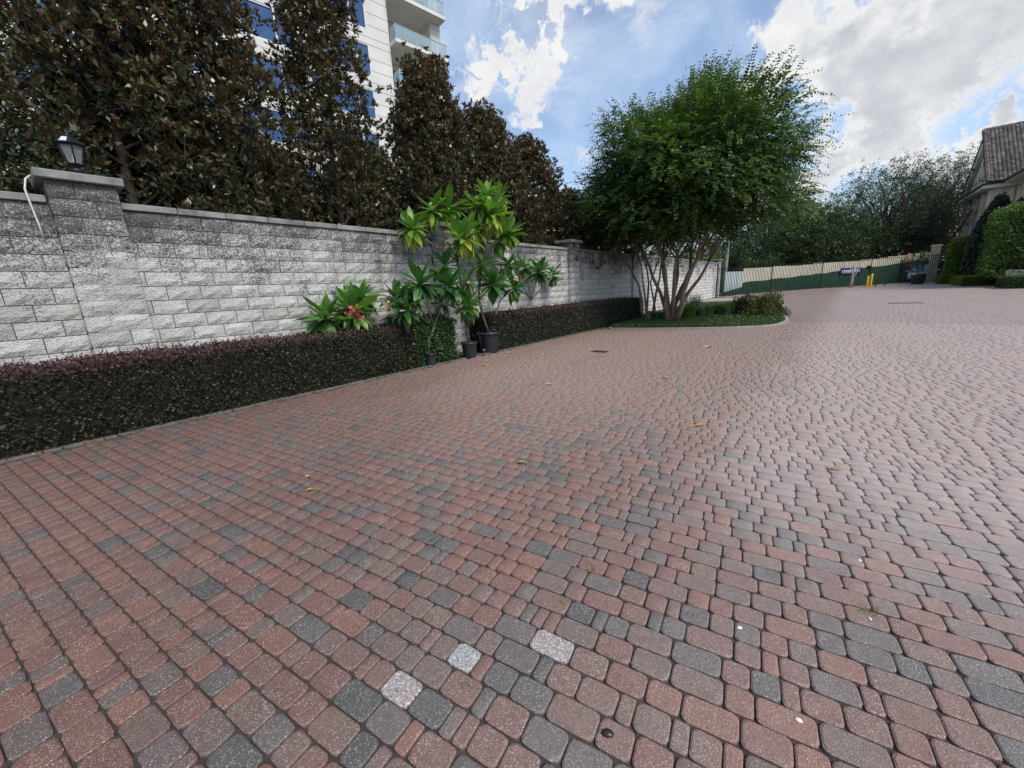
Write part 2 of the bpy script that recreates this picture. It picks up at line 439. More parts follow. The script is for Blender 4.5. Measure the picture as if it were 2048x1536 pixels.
m_box = leaf_mat('boxwood_leaf', [(0, (.05, .10, .012)), (.5, (.12, .20, .022)), (1, (.24, .34, .04))], rough=.5, trans=.25)
m_holly = leaf_mat('holly_leaf', [(0, (.008, .020, .013)), (.5, (.02, .042, .027)), (1, (.05, .085, .06))], rough=.3, trans=.08, spec=.6)
m_cover = leaf_mat('groundcover_leaf', [(0, (.022, .048, .016)), (.5, (.058, .105, .032)), (1, (.13, .19, .06))], rough=.5, trans=.2)
m_grass = leaf_mat('ornamental_grass', [(0, (.03, .075, .012)), (.5, (.075, .16, .02)), (1, (.16, .25, .05))], rough=.5, trans=.35)
m_lily = leaf_mat('strap_leaf', [(0, (.03, .07, .03)), (.5, (.07, .14, .06)), (1, (.20, .28, .16))], rough=.5, trans=.3)
m_plum = leaf_mat('plumeria_leaf', None, rough=.38, trans=.28, objcol=True, spec=.45)
m_hedge = None
def mat_hedge():
    """loropetalum hedge: wine-red new growth on top, dark green-bronze below"""
    m, t, p, o = new_mat('loropetalum_leaf')
    pos = geo(t); s = t.sep(pos)
    a = attr(t)
    topred = t.rng(t.math('ADD', s[2], t.math('MULTIPLY', t.noise(pos, 2.5, 3), .35)), .80, 1.15, 0, 1, True)
    south = t.rng(t.math('ADD', s[1], t.math('MULTIPLY', t.noise(pos, 1.2, 2), 1.5)), 1.0, 5.0, 1, .0, True)
    redf = t.math('MULTIPLY', t.math('ADD', t.math('MULTIPLY', topred, .75), t.math('MULTIPLY', south, .35), clamp=True), t.rng(a, .25, .75))
    gcol = t.ramp(a, [(0, (.016, .020, .012)), (.5, (.040, .046, .026)), (.9, (.085, .095, .05)), (1, (.18, .19, .10))])
    rcol = t.ramp(a, [(0, (.024, .010, .012)), (.6, (.085, .026, .034)), (1, (.19, .075, .085))])
    c = t.mix(redf, gcol, rcol)
    t.put(p.inputs['Base Color'], c); p.inputs['Roughness'].default_value = .55; p.inputs['Specular IOR Level'].default_value = .35
    tr = t.new('ShaderNodeBsdfTranslucent'); t.put(tr.inputs[0], c)
    mx = t.new('ShaderNodeMixShader'); mx.inputs[0].default_value = .12
    t.link(p.outputs[0], mx.inputs[1]); t.link(tr.outputs[0], mx.inputs[2]); t.link(mx.outputs[0], o.inputs[0]); return m
m_hedge = mat_hedge()
m_twig = plain('hedge_twigs', (.020, .017, .012), .95, var=.3, scale=20)
m_twigg = plain('green_twigs', (.016, .022, .010), .95, var=.3, scale=20)

# ------------------------------------------------------------------ ground and paving
HEDGE_X = -6.62          # edge of the paving along the hedge
def sheet(name, xs, ys, dz, mat):
    X, Y = np.meshgrid(xs, ys); Z = gz(Y)+dz
    V = np.stack([X, Y, Z], 2).reshape(-1, 3); nx = len(xs)
    F = [(j*nx+i, j*nx+i+1, (j+1)*nx+i+1, (j+1)*nx+i) for j in range(len(ys)-1) for i in range(nx-1)]
    me = bpy.data.meshes.new(name); me.from_pydata(V.tolist(), [], F); me.materials.append(mat); me.update(); return me
o = part('ground', sheet('ground', [-900, -60, -20, 20, 60, 900], [-600, -20, 0, 15, 30, 60, 200, 1200], -.06, m_ground)); o['kind'] = 'structure'
drv = part('driveway', sheet('driveway', [HEDGE_X, -3, 0, 5, 11, 20], [-9, -3, 0, 3, 6, 9, 12, 14.99, 18], -.014, m_sand)); drv['kind'] = 'structure'

# rows of tumbled pavers
PD = 16.5                # pavers are modelled one by one out to this distance, texture beyond
ja = np.array([-.1486, .9889]); rb = np.array([.9889, .1486])     # joint direction, row direction
ROW = .113
LEN = [.060, .098, .124, .152, .186]; PR = [.10, .24, .22, .22, .22]
CH = .012
def unit_paver(L, W, seed):
    r = np.random.default_rng(seed)
    g = .0026; hl, hw = L/2-g, W/2-g
    k = min(.024, hw*.42, hl*.42)
    def ring(hl, hw, k, z):
        pts = [(-hl+k, -hw), (hl-k, -hw), (hl-k*.3, -hw+k*.3), (hl, -hw+k), (hl, hw-k), (hl-k*.3, hw-k*.3), (hl-k, hw), (-hl+k, hw), (-hl+k*.3, hw-k*.3), (-hl, hw-k), (-hl, -hw+k), (-hl+k*.3, -hw+k*.3)]
        return [(x, y, z) for x, y in pts]
    top = ring(hl-.006, hw-.006, k, 0.); mid = ring(hl, hw, k, -.004); low = ring(hl, hw, k, -.016)
    j = r.normal(0, .0012, (12, 2))
    V = np.array(top+mid+low); V[:12, :2] += j; V[12:24, :2] += j; V[24:, :2] += j
    F = [tuple(range(12))]+[(12+i, 12+(i+1) % 12, (i+1) % 12, i) for i in range(12)]+[(24+i, 24+(i+1) % 12, 12+(i+1) % 12, 12+i) for i in range(12)]
    return V, F
UP = {}
for li, L in enumerate(LEN):
    for v in range(3): UP[(li, v)] = unit_paver(L, ROW, li*10+v)
specs = []
for ri in range(-40, 165):
    a = ri*ROW
    b = -17+random.random()*.3
    while b < 19:
        # the row shuffles lengths but never repeats them
        li = int(rng.choice(5, p=PR)); L = LEN[li]; b += L/2
        c = ja*a+rb*b
        b += L/2
        if c[0] < HEDGE_X+.06 or np.hypot(*c) > PD or c[0] > 9: continue
        specs.append((c[0], c[1], li))
S = np.array([(x, y) for x, y, _ in specs]); SL = np.array([l for _, _, l in specs])
pp, dep = project(np.concatenate([S, np.zeros((len(S), 1))], 1))
vis = (dep > .15) & (pp[:, 0] > -500) & (pp[:, 0] < 2500) & (pp[:, 1] < 2100)
vis |= (np.hypot(S[:, 0], S[:, 1]) < 7.5) & (S[:, 1] > -1.2) & (S[:, 0] > -6.6)
S = S[vis]; SL = SL[vis]; pp = pp[vis]; dep = dep[vis]
inside = (pp[:, 0] > -20) & (pp[:, 0] < 2068) & (pp[:, 1] < 1560)
inside &= dep > .15
size = np.array(LEN)[SL]/(dep**2+.01)*np.where(inside, 1, .0002)
order = np.argsort(-size); near = set(order[:300].tolist())
batch = t_noise = None
# batch colour: grey and red pavers come in loose drifts
ph = rng.uniform(0, 6.28, 8)
drift = sum(np.sin(S[:, 0]*fx+S[:, 1]*fy+ph[i]) for i, (fx, fy) in enumerate([(1.1, .6), (-.7, 1.4), (2.3, -1.1), (.5, 2.1)]))/4
tint = np.clip(.42+.16*drift+rng.normal(0, .26, len(S))+np.clip((S[:, 0]+1.2)*.07, -.12, .14), 0.01, .99)
rotz = math.atan2(rb[1], rb[0])
tilt = rng.normal(0, .0035, (len(S), 2)); dz = rng.normal(0, .0010, len(S)); rj = rng.normal(0, .005, len(S))
meshes = {}
for k, (V, F) in UP.items():
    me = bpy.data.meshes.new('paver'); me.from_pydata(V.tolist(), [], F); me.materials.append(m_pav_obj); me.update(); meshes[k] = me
pale_px = [(910, 1330), (840, 1370), (1045, 1222), (1117, 1308), (1055, 1342), (885, 980), (1255, 965), (1330, 925)]
pale_idx = {}
for q in pale_px:
    i = int(np.argmin(np.hypot(pp[:, 0]-q[0], pp[:, 1]-q[1]))); pale_idx[i] = q
pmesh = {}
VV, TT = [], []
for i in range(len(S)):
    key = (int(SL[i]), i % 3)
    if i in near:
        me = meshes[key]; c = (float(tint[i]), .5, .5)
        if i in pale_idx:
            if key not in pmesh:
                me2 = meshes[key].copy(); me2.materials.clear(); me2.materials.append(m_pale); pmesh[key] = me2
            me = pmesh[key]; c = [(.30, .30, .29), (.33, .25, .24)][list(pale_idx).index(i) % 2]
        part('paver', me, drv, loc=(S[i, 0], S[i, 1], dz[i]+float(gz(S[i, 1]))), rot=(tilt[i, 0], tilt[i, 1], rotz+rj[i]), color=c)
    else:
        V = UP[key][0].copy(); V[:, 2] += tilt[i, 0]*V[:, 1]-tilt[i, 1]*V[:, 0]+dz[i]+float(gz(S[i, 1]))
        a = rotz+rj[i]; ca, sa = math.cos(a), math.sin(a)
        W = np.stack([V[:, 0]*ca-V[:, 1]*sa+S[i, 0], V[:, 0]*sa+V[:, 1]*ca+S[i, 1], V[:, 2]], 1)
        VV.append(W); TT.append(tint[i])
n = len(VV); W = np.concatenate(VV)
base = (np.arange(n)*36)[:, None]
F0 = np.array([list(f) for f in UP[(0, 0)][1][1:]])
quad = (F0[None]+base[:, :, None]).reshape(-1, 4)
topf = (np.arange(12)[None]+base)
me = bpy.data.meshes.new('paver_field')
me.vertices.add(len(W)); me.vertices.foreach_set('co', W.astype(np.float32).ravel())
li = np.concatenate([topf.ravel(), quad.ravel()]).astype(np.int32)
me.loops.add(len(li)); me.loops.foreach_set('vertex_index', li)
ls = np.concatenate([np.arange(n)*12, n*12+np.arange(len(quad))*4]).astype(np.int32)
me.polygons.add(len(ls)); me.polygons.foreach_set('loop_start', ls)
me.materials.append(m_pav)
at = me.attributes.new('tint', 'FLOAT', 'FACE')
at.data.foreach_set('value', np.concatenate([np.array(TT), np.repeat(TT, 24)]).astype(np.float32))
me.update(calc_edges=True)
part('pavers', me, drv, kind='stuff')
print('pavers', len(S))
# beyond the modelled ones: one sheet whose near edge is the same circle
nseg = 48; VV = []; F = []
def farpt(a, r):
    x, y = r*math.sin(a), r*math.cos(a); return x, y
rings = [PD-.06, 18, 20, 22, 27, 33, 40, 50, 62, 80]
angs = np.linspace(math.radians(-89), math.radians(125), nseg)
for r in rings:
    for a in angs:
        x, y = farpt(a, r); x = max(x, HEDGE_X); VV.append((x, y, float(gz(y))-.003))
for i in range(len(rings)-1):
    for j in range(nseg-1):
        q = [i*nseg+j, i*nseg+j+1, (i+1)*nseg+j+1, (i+1)*nseg+j]
        if len({tuple(np.round(VV[k], 3)) for k in q}) > 2: F.append(q)
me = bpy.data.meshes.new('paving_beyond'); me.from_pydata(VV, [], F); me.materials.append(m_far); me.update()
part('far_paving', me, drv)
# concrete apron by the gate and the long strip in front of it
# concrete edging strip along the hedge
mb = MB()
y = -8
while y < 13.2:
    mb.box((HEDGE_X-.11, y+.004, -.05), (HEDGE_X+.0, y+.596, .012+random.uniform(-.002, .002)), 0, random.random(), .006); y += .6
o = part('kerb_edging', mb.mesh('kerb_edging', m_conc)); o['kind'] = 'structure'
# planting bed soil between edging and wall
o = part('bed_soil', sheet('bed_soil', [-7.65, HEDGE_X-.10], [-9, 0, 14, 20, 37], -.012, m_soil)); o['kind'] = 'structure'

# ------------------------------------------------------------------ block wall
WX = -7.6; COURSE = .2; NC = 14; WTOP = NC*COURSE
def block_unit(L, Hh, seed, depth=.05):
    r = np.random.default_rng(seed); nx, nz = (5 if L > .3 else 4), 4
    g = .005; ys = np.linspace(-L/2+g, L/2-g, nx); zs = np.linspace(g, Hh-g, nz)
    V = []; 
    for k, z in enumerate(zs):
        for i, y in enumerate(ys):
            e = (i in (0, nx-1)) or (k in (0, nz-1))
            V.append((-.004+r.uniform(-.004, .003) if e else .012+r.uniform(-.011, .013), y, z))
    F = [(k*nx+i, k*nx+i+1, (k+1)*nx+i+1, (k+1)*nx+i) for k in range(nz-1) for i in range(nx-1)]
    ring = [i for i in range(nx)]+[k*nx+nx-1 for k in range(1, nz)]+[(nz-1)*nx+i for i in range(nx-2, -1, -1)]+[k*nx for k in range(nz-2, 0, -1)]
    b = len(V)
    for i in ring: V.append((-depth, V[i][1], V[i][2]))
    m = len(ring); F += [(ring[(i+1) % m], ring[i], b+i, b+(i+1) % m) for i in range(m)]
    return V, F
BU = {}
def get_block(L, v, Hh=COURSE):
    k = (round(L, 2), v, round(Hh, 3))
    if k not in BU:
        V, F = block_unit(L, Hh, int(L*1000)+v*7)
        me = bpy.data.meshes.new('block'); me.from_pydata(V, [], F); me.materials.append(m_block); me.update(); BU[k] = (V, F, me)
    return BU[k]
def wall_section(label, y0, y1, single_blocks=True):
    zb = float(gz(y0)) if y0 > 18 else 0.
    root = thing('block_wall', label, 'wall', (WX, (y0+y1)/2, 0), 'wall sections between pillars')
    cy = (y0+y1)/2
    mb = MB(); mb.box((-.22, y0-cy, -.05), (-.012, y1-cy, WTOP-.001)); part('mortar_core', mb.mesh('mortar_core', m_mortar), root)
    stuff = MB()
    for c in range(NC):
        y = y0-(.2 if c % 2 else 0.)+.07
        y = y0-((.2 if c % 2 else 0.)+.13)
        while y < y1-.02:
            a, b = max(y, y0), min(y+.4, y1); y += .4
            if b-a < .05: continue
            L = round(b-a, 2); v = random.randrange(5) if L > .39 else 0
            V, F, me = get_block(L, v)
            x = random.uniform(-.003, .003)
            if single_blocks: part('block', me, root, loc=(x, (a+b)/2-cy, c*COURSE))
            else: stuff.add([(p[0]+x, p[1]+(a+b)/2-cy, p[2]+c*COURSE) for p in V], F, 0, random.random())
    if not single_blocks: part('blocks', stuff.mesh('blocks', m_block), root, kind='stuff')
    mb2 = MB(); y = y0+.003
    cm = {}
    while y < y1-.01:
        L = min(.6, y1-y-.003)
        if single_blocks:
            k = round(L, 2)
            if k not in cm:
                m_ = MB(); m_.box((-.25, 0, 0), (.035, k-.008, .085), 0, .5, .008); cm[k] = m_.mesh('coping_stone', m_coping)
            part('coping_stone', cm[k], root, loc=(random.uniform(-.003, .003), y-cy, WTOP+random.uniform(.002, .005)))
        else: mb2.box((-.25, y-cy, WTOP+.003), (.035, y-cy+L-.008, WTOP+.088), 0, .5, .008)
        y += .6
    if not single_blocks: part('coping_stones', mb2.mesh('coping_stones', m_coping), root, kind='stuff')
    return root
PILL = [(.46, 1.10), (6.42, 7.06), (12.60, 13.28), (18.3, 18.95), (35.2, 35.9)]
LBLW = ['shaded grey block wall section ending at the pillar that carries the lantern', 'long grey split-face block wall section behind the clipped red hedge, right of the lantern pillar',
        'block wall section behind the small plumeria with thin bare stems', 'block wall section right behind the crape myrtle trunks, dark with mildew',
        'far pale block wall section running from the crape myrtle to the iron fence']
ends = [-6.0]+[v for p_ in PILL for v in p_]
for i in range(5):
    wall_section(LBLW[i], ends[2*i], ends[2*i+1], i < 3)
LBLP = ['tall block pillar with black lantern on its cap', 'block pillar half hidden behind the tall potted plumeria', 'block pillar standing clear between the plumerias and the magnolia end',
        'block pillar just left of the crape myrtle trunks', 'far pale pillar where block wall meets iron fence']
m_eff = plain('white_mortar_bloom', (.50, .50, .50), .9, var=.15, scale=20)
for i, (a, b) in enumerate(PILL):
    PX = WX+.11; top = 3.06; cy = (a+b)/2; Wd = b-a
    root = thing('wall_pillar', LBLP[i], 'pillar', (PX, cy, 0), 'pillars of the block wall')
    mb = MB(); mb.box((-.55, -Wd/2+.01, -.05), (-.012, Wd/2-.01, top-.002)); part('mortar_core', mb.mesh('mortar_core', m_mortar), root)
    ch = top/15
    sideV = MB()
    for c in range(15):
        fr = .4 if c % 2 else Wd-.4
        for (u0, u1) in ((0, fr), (fr, Wd)):
            L = round(u1-u0, 2)
            V, F, me = get_block(L, random.randrange(3), ch)
            if i < 3: part('block', me, root, loc=(random.uniform(-.002, .004), -Wd/2+(u0+u1)/2, c*ch))
            else: sideV.add([(p[0], p[1]-Wd/2+(u0+u1)/2, p[2]+c*ch) for p in V], F, 0, random.random())
        # return faces on both sides of the pillar
        for sgn in (-1, 1):
            V, F, me = get_block(.14, 0, ch)
            # rotate (x,y)->( y, sgn*x )
            W = [(p[1]-.075, sgn*(Wd/2-.004+p[0]*.6), p[2]+c*ch) for p in V]
            sideV.add(W, [f if sgn < 0 else f[::-1] for f in F], 0, random.random())
    part('side_blocks', sideV.mesh('side_blocks', m_block), root, kind='stuff')
    mb = MB(); mb.box((-.62, -Wd/2-.07, top+.002), (.075, Wd/2+.07, top+.10), 0, .5, .01)
    part('cap_stone', mb.mesh('cap_stone', m_coping), root)
    if i == 0:   # white bloom lines in the joints of the first pillar
        mb = MB()
        for c in range(6, 12):
            mb.box((-.008, -Wd/2+.02+random.random()*.1, c*ch-.003), (-.001, Wd/2-.03-random.random()*.1, c*ch+.003))
            fr = .4 if c % 2 else Wd-.4
            mb.box((-.008, -Wd/2+fr-.003, c*ch+.008), (-.001, -Wd/2+fr+.003, (c+1)*ch-.008))
        part('white_bloom', mb.mesh('white_bloom', m_eff), root)

# ------------------------------------------------------------------ lantern on pillar
LX, LY, LZ = WX+.11-.27, .80, 3.16
root = thing('pillar_lantern', 'black six-sided lantern on the cap of the nearest pillar', 'lantern', (LX, LY, LZ))
m_glass, t, p, o_ = new_mat('lantern_glass')
p.inputs['Base Color'].default_value = (.75, .8, .78, 1); p.inputs['Roughness'].default_value = .12; p.inputs['Transmission Weight'].default_value = .85
p.inputs['IOR'].default_value = 1.2
m_solar = plain('solar_panel', (.55, .60, .68), .2, .0, var=.1)
m_bulb = plain('lamp_cone', (.75, .75, .72), .4)
mb = MB(); mb.lathe([(0, 0), (.055, 0), (.05, .05), (.045, .06), (.062, .075), (.066, .10), (.05, .125), (.03, .13), (.03, .15), (.07, .155), (0, .16)], 20)
part('pedestal', mb.mesh('pedestal', m_iron, True), root)
def hexp(r, z, a0=0.): return [(r*math.cos(a0+math.pi/3*k), r*math.sin(a0+math.pi/3*k), z) for k in range(6)]
lo, hi = hexp(.072, .17), hexp(.125, .385)
mb = MB()
for k in range(6):
    j = (k+1) % 6
    mb.tube([lo[k], hi[k]], .009, 5); mb.tube([lo[k], lo[j]], .010, 5); mb.tube([hi[k], hi[j]], .010, 5)
mb.add(hexp(.07, .165), [tuple(range(5, -1, -1))])
part('frame', mb.mesh('frame', m_iron), root)
for k in range(6):
    j = (k+1) % 6; mb = MB()
    q = [np.array(lo[k]), np.array(lo[j]), np.array(hi[j]), np.array(hi[k])]; c = sum(q)/4; nrm = np.array([c[0], c[1], 0])*.03
    q = [c+(v-c)*.94 for v in q]
    mb.add([*q, *[v-nrm for v in q]], [(0, 1, 2, 3), (7, 6, 5, 4), (0, 4, 5, 1), (1, 5, 6, 2), (2, 6, 7, 3), (3, 7, 4, 0)]); part('glass_pane', mb.mesh('glass_pane', m_glass), root)
rp = [(.155, .39), (.158, .40), (.075, .475), (.03, .495), (0, .50)]
mb = MB(); mb.lathe(rp, 6); mb.add(hexp(.155, .389), [tuple(range(5, -1, -1))]); rf = part('roof', mb.mesh('roof', m_iron), root)
mb = MB(); mb.lathe([(.022, .49), (.03, .505), (.014, .52), (.02, .54), (.013, .565), (0, .585)], 12); part('finial', mb.mesh('finial', m_iron, True), root)
ang = math.pi/6-math.pi/3
def roofp(u, v):   # on the roof facet facing the driveway
    a0, a1 = -math.pi/3, 0.
    A = np.array([.158*math.cos(a0), .158*math.sin(a0), .40]); B = np.array([.158*math.cos(a1), .158*math.sin(a1), .40])
    C_ = np.array([.075*math.cos(a0), .075*math.sin(a0), .475]); D_ = np.array([.075*math.cos(a1), .075*math.sin(a1), .475])
    return (A*(1-u)+B*u)*(1-v)+(C_*(1-u)+D_*u)*v+np.array([.0025, -.0015, .004])
mb = MB(); q = [roofp(.25, .1), roofp(.75, .1), roofp(.80, .9), roofp(.20, .9)]
mb.add([*q, *[v-np.array([0, 0, .003]) for v in q]], [(0, 1, 2, 3), (7, 6, 5, 4), (0, 4, 5, 1), (1, 5, 6, 2), (2, 6, 7, 3), (3, 7, 4, 0)]); part('solar_panel', mb.mesh('solar_panel', m_solar), root)
mb = MB(); mb.lathe([(.045, .175), (.02, .22), (.012, .27), (0, .31)], 14); part('light_cone', mb.mesh('light_cone', m_bulb, True), root)
# white cable looped over the wall left of the pillar
P = [(-7.85, .40, 3.10), (-7.70, .38, 3.12), (-7.58, .33, 3.05), (-7.545, .30, 2.93), (-7.545, .31, 2.75), (-7.55, .325, 2.55), (-7.555, .33, 2.38)]
mb = MB(); mb.tube(P, .010, 8)
single('cable', mb.mesh('cable', plain('cable_white', (.55, .56, .5), .5), True), 'pale cable looped over the wall beside the lantern pillar', 'cable')

# ------------------------------------------------------------------ foliage helpers
def unit(a): return a/(np.linalg.norm(a, axis=-1, keepdims=True)+1e-9)
def leaves(P, D, L, Wd, N=None, fold=.0):
    """diamond leaves: base P, direction D (unit), length L, width Wd"""
    n = len(P); L = np.broadcast_to(np.asarray(L, float).reshape(-1, 1), (n, 1)); Wd = np.broadcast_to(np.asarray(Wd, float).reshape(-1, 1), (n, 1))
    if N is None: N = unit(rng.normal(size=(n, 3))+np.array([0, 0, .9]))
    Sd = unit(np.cross(D, N)); N2 = np.cross(Sd, D)
    mid = P+D*L*.48
    return np.stack([P, mid+Sd*Wd*.5+N2*Wd*fold, P+D*L-N2*L*fold*.6, mid-Sd*Wd*.5+N2*Wd*fold], 1)
def surface_hedge(lo, hi, n, size, top_extra=1.0, jitter=.05, faces='xyXYZ', bulge=0.):
    """leaf positions scattered over the faces of a box"""
    lo = np.array(lo, float); hi = np.array(hi, float); s = hi-lo
    ar = {'x': s[1]*s[2], 'X': s[1]*s[2], 'y': s[0]*s[2], 'Y': s[0]*s[2], 'Z': s[0]*s[1]*top_extra}
    tot = sum(ar[f] for f in faces); Ps, Ns = [], []
    for f in faces:
        k = int(n*ar[f]/tot); u = rng.random((k, 3)); P = lo+u*s; N = np.zeros((k, 3))
        if f == 'x': P[:, 0] = lo[0]; N[:, 0] = -1
        if f == 'X': P[:, 0] = hi[0]; N[:, 0] = 1
        if f == 'y': P[:, 1] = lo[1]; N[:, 1] = -1
        if f == 'Y': P[:, 1] = hi[1]; N[:, 1] = 1
        if f == 'Z': P[:, 2] = hi[2]; N[:, 2] = 1
        Ps.append(P); Ns.append(N)
    P = np.concatenate(Ps); N = np.concatenate(Ns)
    # rounded arrises
    c = (lo+hi)/2; q = np.abs((P-c)/(s/2)); rr = np.sort(q, 1)[:, 1]
    P = c+(P-c)*(1-.035*np.clip((rr-.86)/.14, 0, 1)[:, None]*np.minimum(1, .5/np.maximum(s, .5)))
    wob = (np.sin(P[:, 0]*5+P[:, 2]*7+1)+np.sin(P[:, 1]*4.3+P[:, 2]*6.1)+np.sin(P[:, 1]*9.7+P[:, 0]*8))/3
    P = P+N*(wob*jitter*.5+rng.normal(0, jitter, len(P))[:, None].ravel()*.6)[:, None]
    return P, N
def hedge_leaves(P, N, size, asp=.6, spread=.75):
    D = unit(N*1.0+rng.normal(size=P.shape)*spread+np.array([0, 0, .25]))
    L = size*rng.uniform(.7, 1.3, len(P))
    return leaves(P-D*L[:, None]*.35, D, L, L*asp, unit(N+rng.normal(size=P.shape)*.7))
def box_hedge(name, label, cat, lo, hi, n, size, mat, core, group=None, faces='xyXYZ', jitter=.05, mixmat=None, core_in=.06, tintf=None):
    c = ((lo[0]+hi[0])/2, (lo[1]+hi[1])/2, lo[2])
    r = thing(name, label, cat, c, group)
    P, N = surface_hedge(lo, hi, n, size, faces=faces, jitter=jitter)
    V = hedge_leaves(P, N, size)
    if jitter > .045 and lo[2] < .01 and name == 'hedge':
        m_ = int(.016*n); q = rng.integers(0, len(P), m_); d = unit(N[q]*.6+np.array([0, 0, .9])+rng.normal(size=(m_, 3))*.4); hl = rng.uniform(.04, .13, m_)
        for u in np.linspace(.1, 1, 5):
            Pq = P[q]+d*(hl*u)[:, None]; V = np.concatenate([V, leaves(Pq, unit(d+rng.normal(size=(m_, 3))*.8), size*.8, size*.45)]); N = np.concatenate([N, N[q]])
    tt = rng.random(len(V))*.75+np.where(N[:, 2] > .5, .2, 0.)
    if tintf is not None: tt = tintf(P, tt)
    part('foliage', quads_mesh('foliage', V, np.clip(tt, 0, 1), mat, off=c), r)
    mb = MB(); k = core_in
    mb.box((lo[0]+k, lo[1]+k, lo[2]), (hi[0]-k, hi[1]-k, hi[2]-k)); part('inner_twigs', mb.mesh('inner_twigs', core, off=c), r)
    return r
# clipped hedge along the wall, left piece and right piece
box_hedge('hedge', 'long clipped wine-red and bronze hedge below the wall, left of the pots', 'hedge', (-7.5, -4.2, 0), (HEDGE_X-.07, 5.0, .87), 62000, .040, m_hedge, m_twig,
          'clipped hedges along the wall', faces='XyYZ', jitter=.055)
r = box_hedge('hedge', 'clipped dark green hedge from the large pot to the crape myrtle bed', 'hedge', (-7.5, 7.35, 0), (HEDGE_X-.05, 17.4, .90), 42000, .046, m_hedge, m_twig,
          'clipped hedges along the wall', faces='XyYZ', jitter=.055)
# loose greener shrub between hedge end and pots
box_hedge('shrub', 'loose dark green shrub at the hedge end behind the smallest pot', 'shrub', (-7.5, 4.75, 0), (HEDGE_X-.14, 6.15, .95), 9000, .062, m_dkgreen, m_twigg, faces='XyYZ', jitter=.10)
# yellow-bronze flush in the right hedge
P = np.array([[-6.62, 8.95, .30]])+rng.normal(size=(420, 3))*np.array([.03, .22, .13])
V = hedge_leaves(P, np.tile([1., 0, .2], (len(P), 1)), .045)
# ------------------------------------------------------------------ trees
def branch_path(a, b, sag=0., wig=.06, n=6):
    a = np.array(a, float); b = np.array(b, float); L = np.linalg.norm(b-a); ts = np.linspace(0, 1, n)
    w1 = rng.normal(size=3)*wig*L
    return [a+(b-a)*t_+w1*math.sin(math.pi*t_)+np.array([0, 0, -sag*L*4*t_*(1-t_)]) for t_ in ts]
def tip_leaves(T, O, k, L, asp, spread=.75, upb=.2, jit=.12):
    n = len(T); P = np.repeat(T, k, 0); Od = np.repeat(O, k, 0)
    D = unit(Od*.55+rng.normal(size=(n*k, 3))*spread+np.array([0, 0, upb]))
    Ls = L*rng.uniform(.65, 1.25, n*k)
    P = P+rng.normal(size=P.shape)*L*jit
    return leaves(P, D, Ls, Ls*asp, unit(rng.normal(size=P.shape)*.8+np.array([0, 0, 1.])), fold=.08)
def crown_tree(name, label, base, height, prof, nl, z0, leafL, asp, k, tips_per, mat, bark, tr=.12, group=None, cat='tree', lift=.5, spread=.35, tipjit=.32, trunk_lean=(0, 0), mode=None, fork=None):
    """trunk, limbs whose reach follows prof(t), twig clusters along the limbs, leaves at the twig ends"""
    base = np.array(base, float); r = thing(name, label, cat, base, group)
    top = base+np.array([trunk_lean[0], trunk_lean[1], height])
    trunk = [base+(top-base)*t_+np.array([math.sin(t_*5+base[1]), math.cos(t_*4+base[0]), 0])*.04*height*.3*t_ for t_ in np.linspace(0, (fork+.04) if fork else .97, 9)]
    mb = MB(); mb.tube(trunk, [tr*(1-(.35 if fork else .86)*t_)+.008 for t_ in np.linspace(0, 1, 9)], 8)
    T, O = [], []
    for i in range(nl):
        t_ = (i+rng.random())/nl; t_ = t_**.9
        zc = z0+(height-z0)*t_
        az = i*2.39996+rng.normal(0, .3)
        reach = prof(t_)*rng.uniform(.72, 1.12)
        hz = max(z0*.55, zc-reach*lift) ; f = min((fork or .96)*(rng.uniform(.6, 1.02) if fork else 1), hz/height)
        st = base+(top-base)*f
        en = base+np.array([trunk_lean[0]*f, trunk_lean[1]*f, 0])+np.array([math.cos(az)*reach, math.sin(az)*reach, zc])
        path = branch_path(st, en, .0, .05 if not fork else .11, 6)
        rr = max(.012, tr*(.34 if not fork else .42)*(1-t_*.6))
        mb.tube(path, [rr*(1-.8*q)+.004 for q in np.linspace(0, 1, 6)], 4, cap=False)
        out = unit(en-st)
        for s_ in range(tips_per):
            q = 1-abs(rng.normal(0, .36)); q = max(.18, q)
            idx = q*5; i0 = min(4, int(idx)); p_ = path[i0]+(path[i0+1]-path[i0])*(idx-i0)
            d = unit(out*.5+rng.normal(size=3)*.8+np.array([0, 0, .35])); tip = p_+d*rng.uniform(.4, 1.2)*tipjit*(1+reach*.25)
            if s_ % 3 == 0 or fork: mb.tube([p_, tip], [.008, .003], 3, cap=False)
            T.append(tip+rng.normal(size=3)*.03); O.append(d)
    T = np.array(T); O = np.array(O)
    V = tip_leaves(T, O, k, leafL, asp, spread=.7, jit=.8 if fork else .12)
    tt = np.repeat(np.clip(rng.normal(.38, .16, len(T)), 0, 1), k)+rng.normal(0, .14, len(V))
    hz = (V[:, 0, 2]-base[2]-z0)/(height-z0+.01)
    if mode == 'magnolia': tt = tt+.25*np.clip(hz-.45, 0, 1)  # sunlit tops put into the leaf colour: upper crown lighter bronze
    part('crown', quads_mesh('crown', V, np.clip(tt, 0, 1), mat, off=base), r)
    part('trunk', mb.mesh('trunk', bark, True, off=base), r)
    return r
def cone_prof(R_): return lambda t_: R_*(min(1, .75+t_*2.0))*(1.62-1.0*t_)*max(.02, 1-t_)**.25
MG = 'magnolias in a row behind the wall'
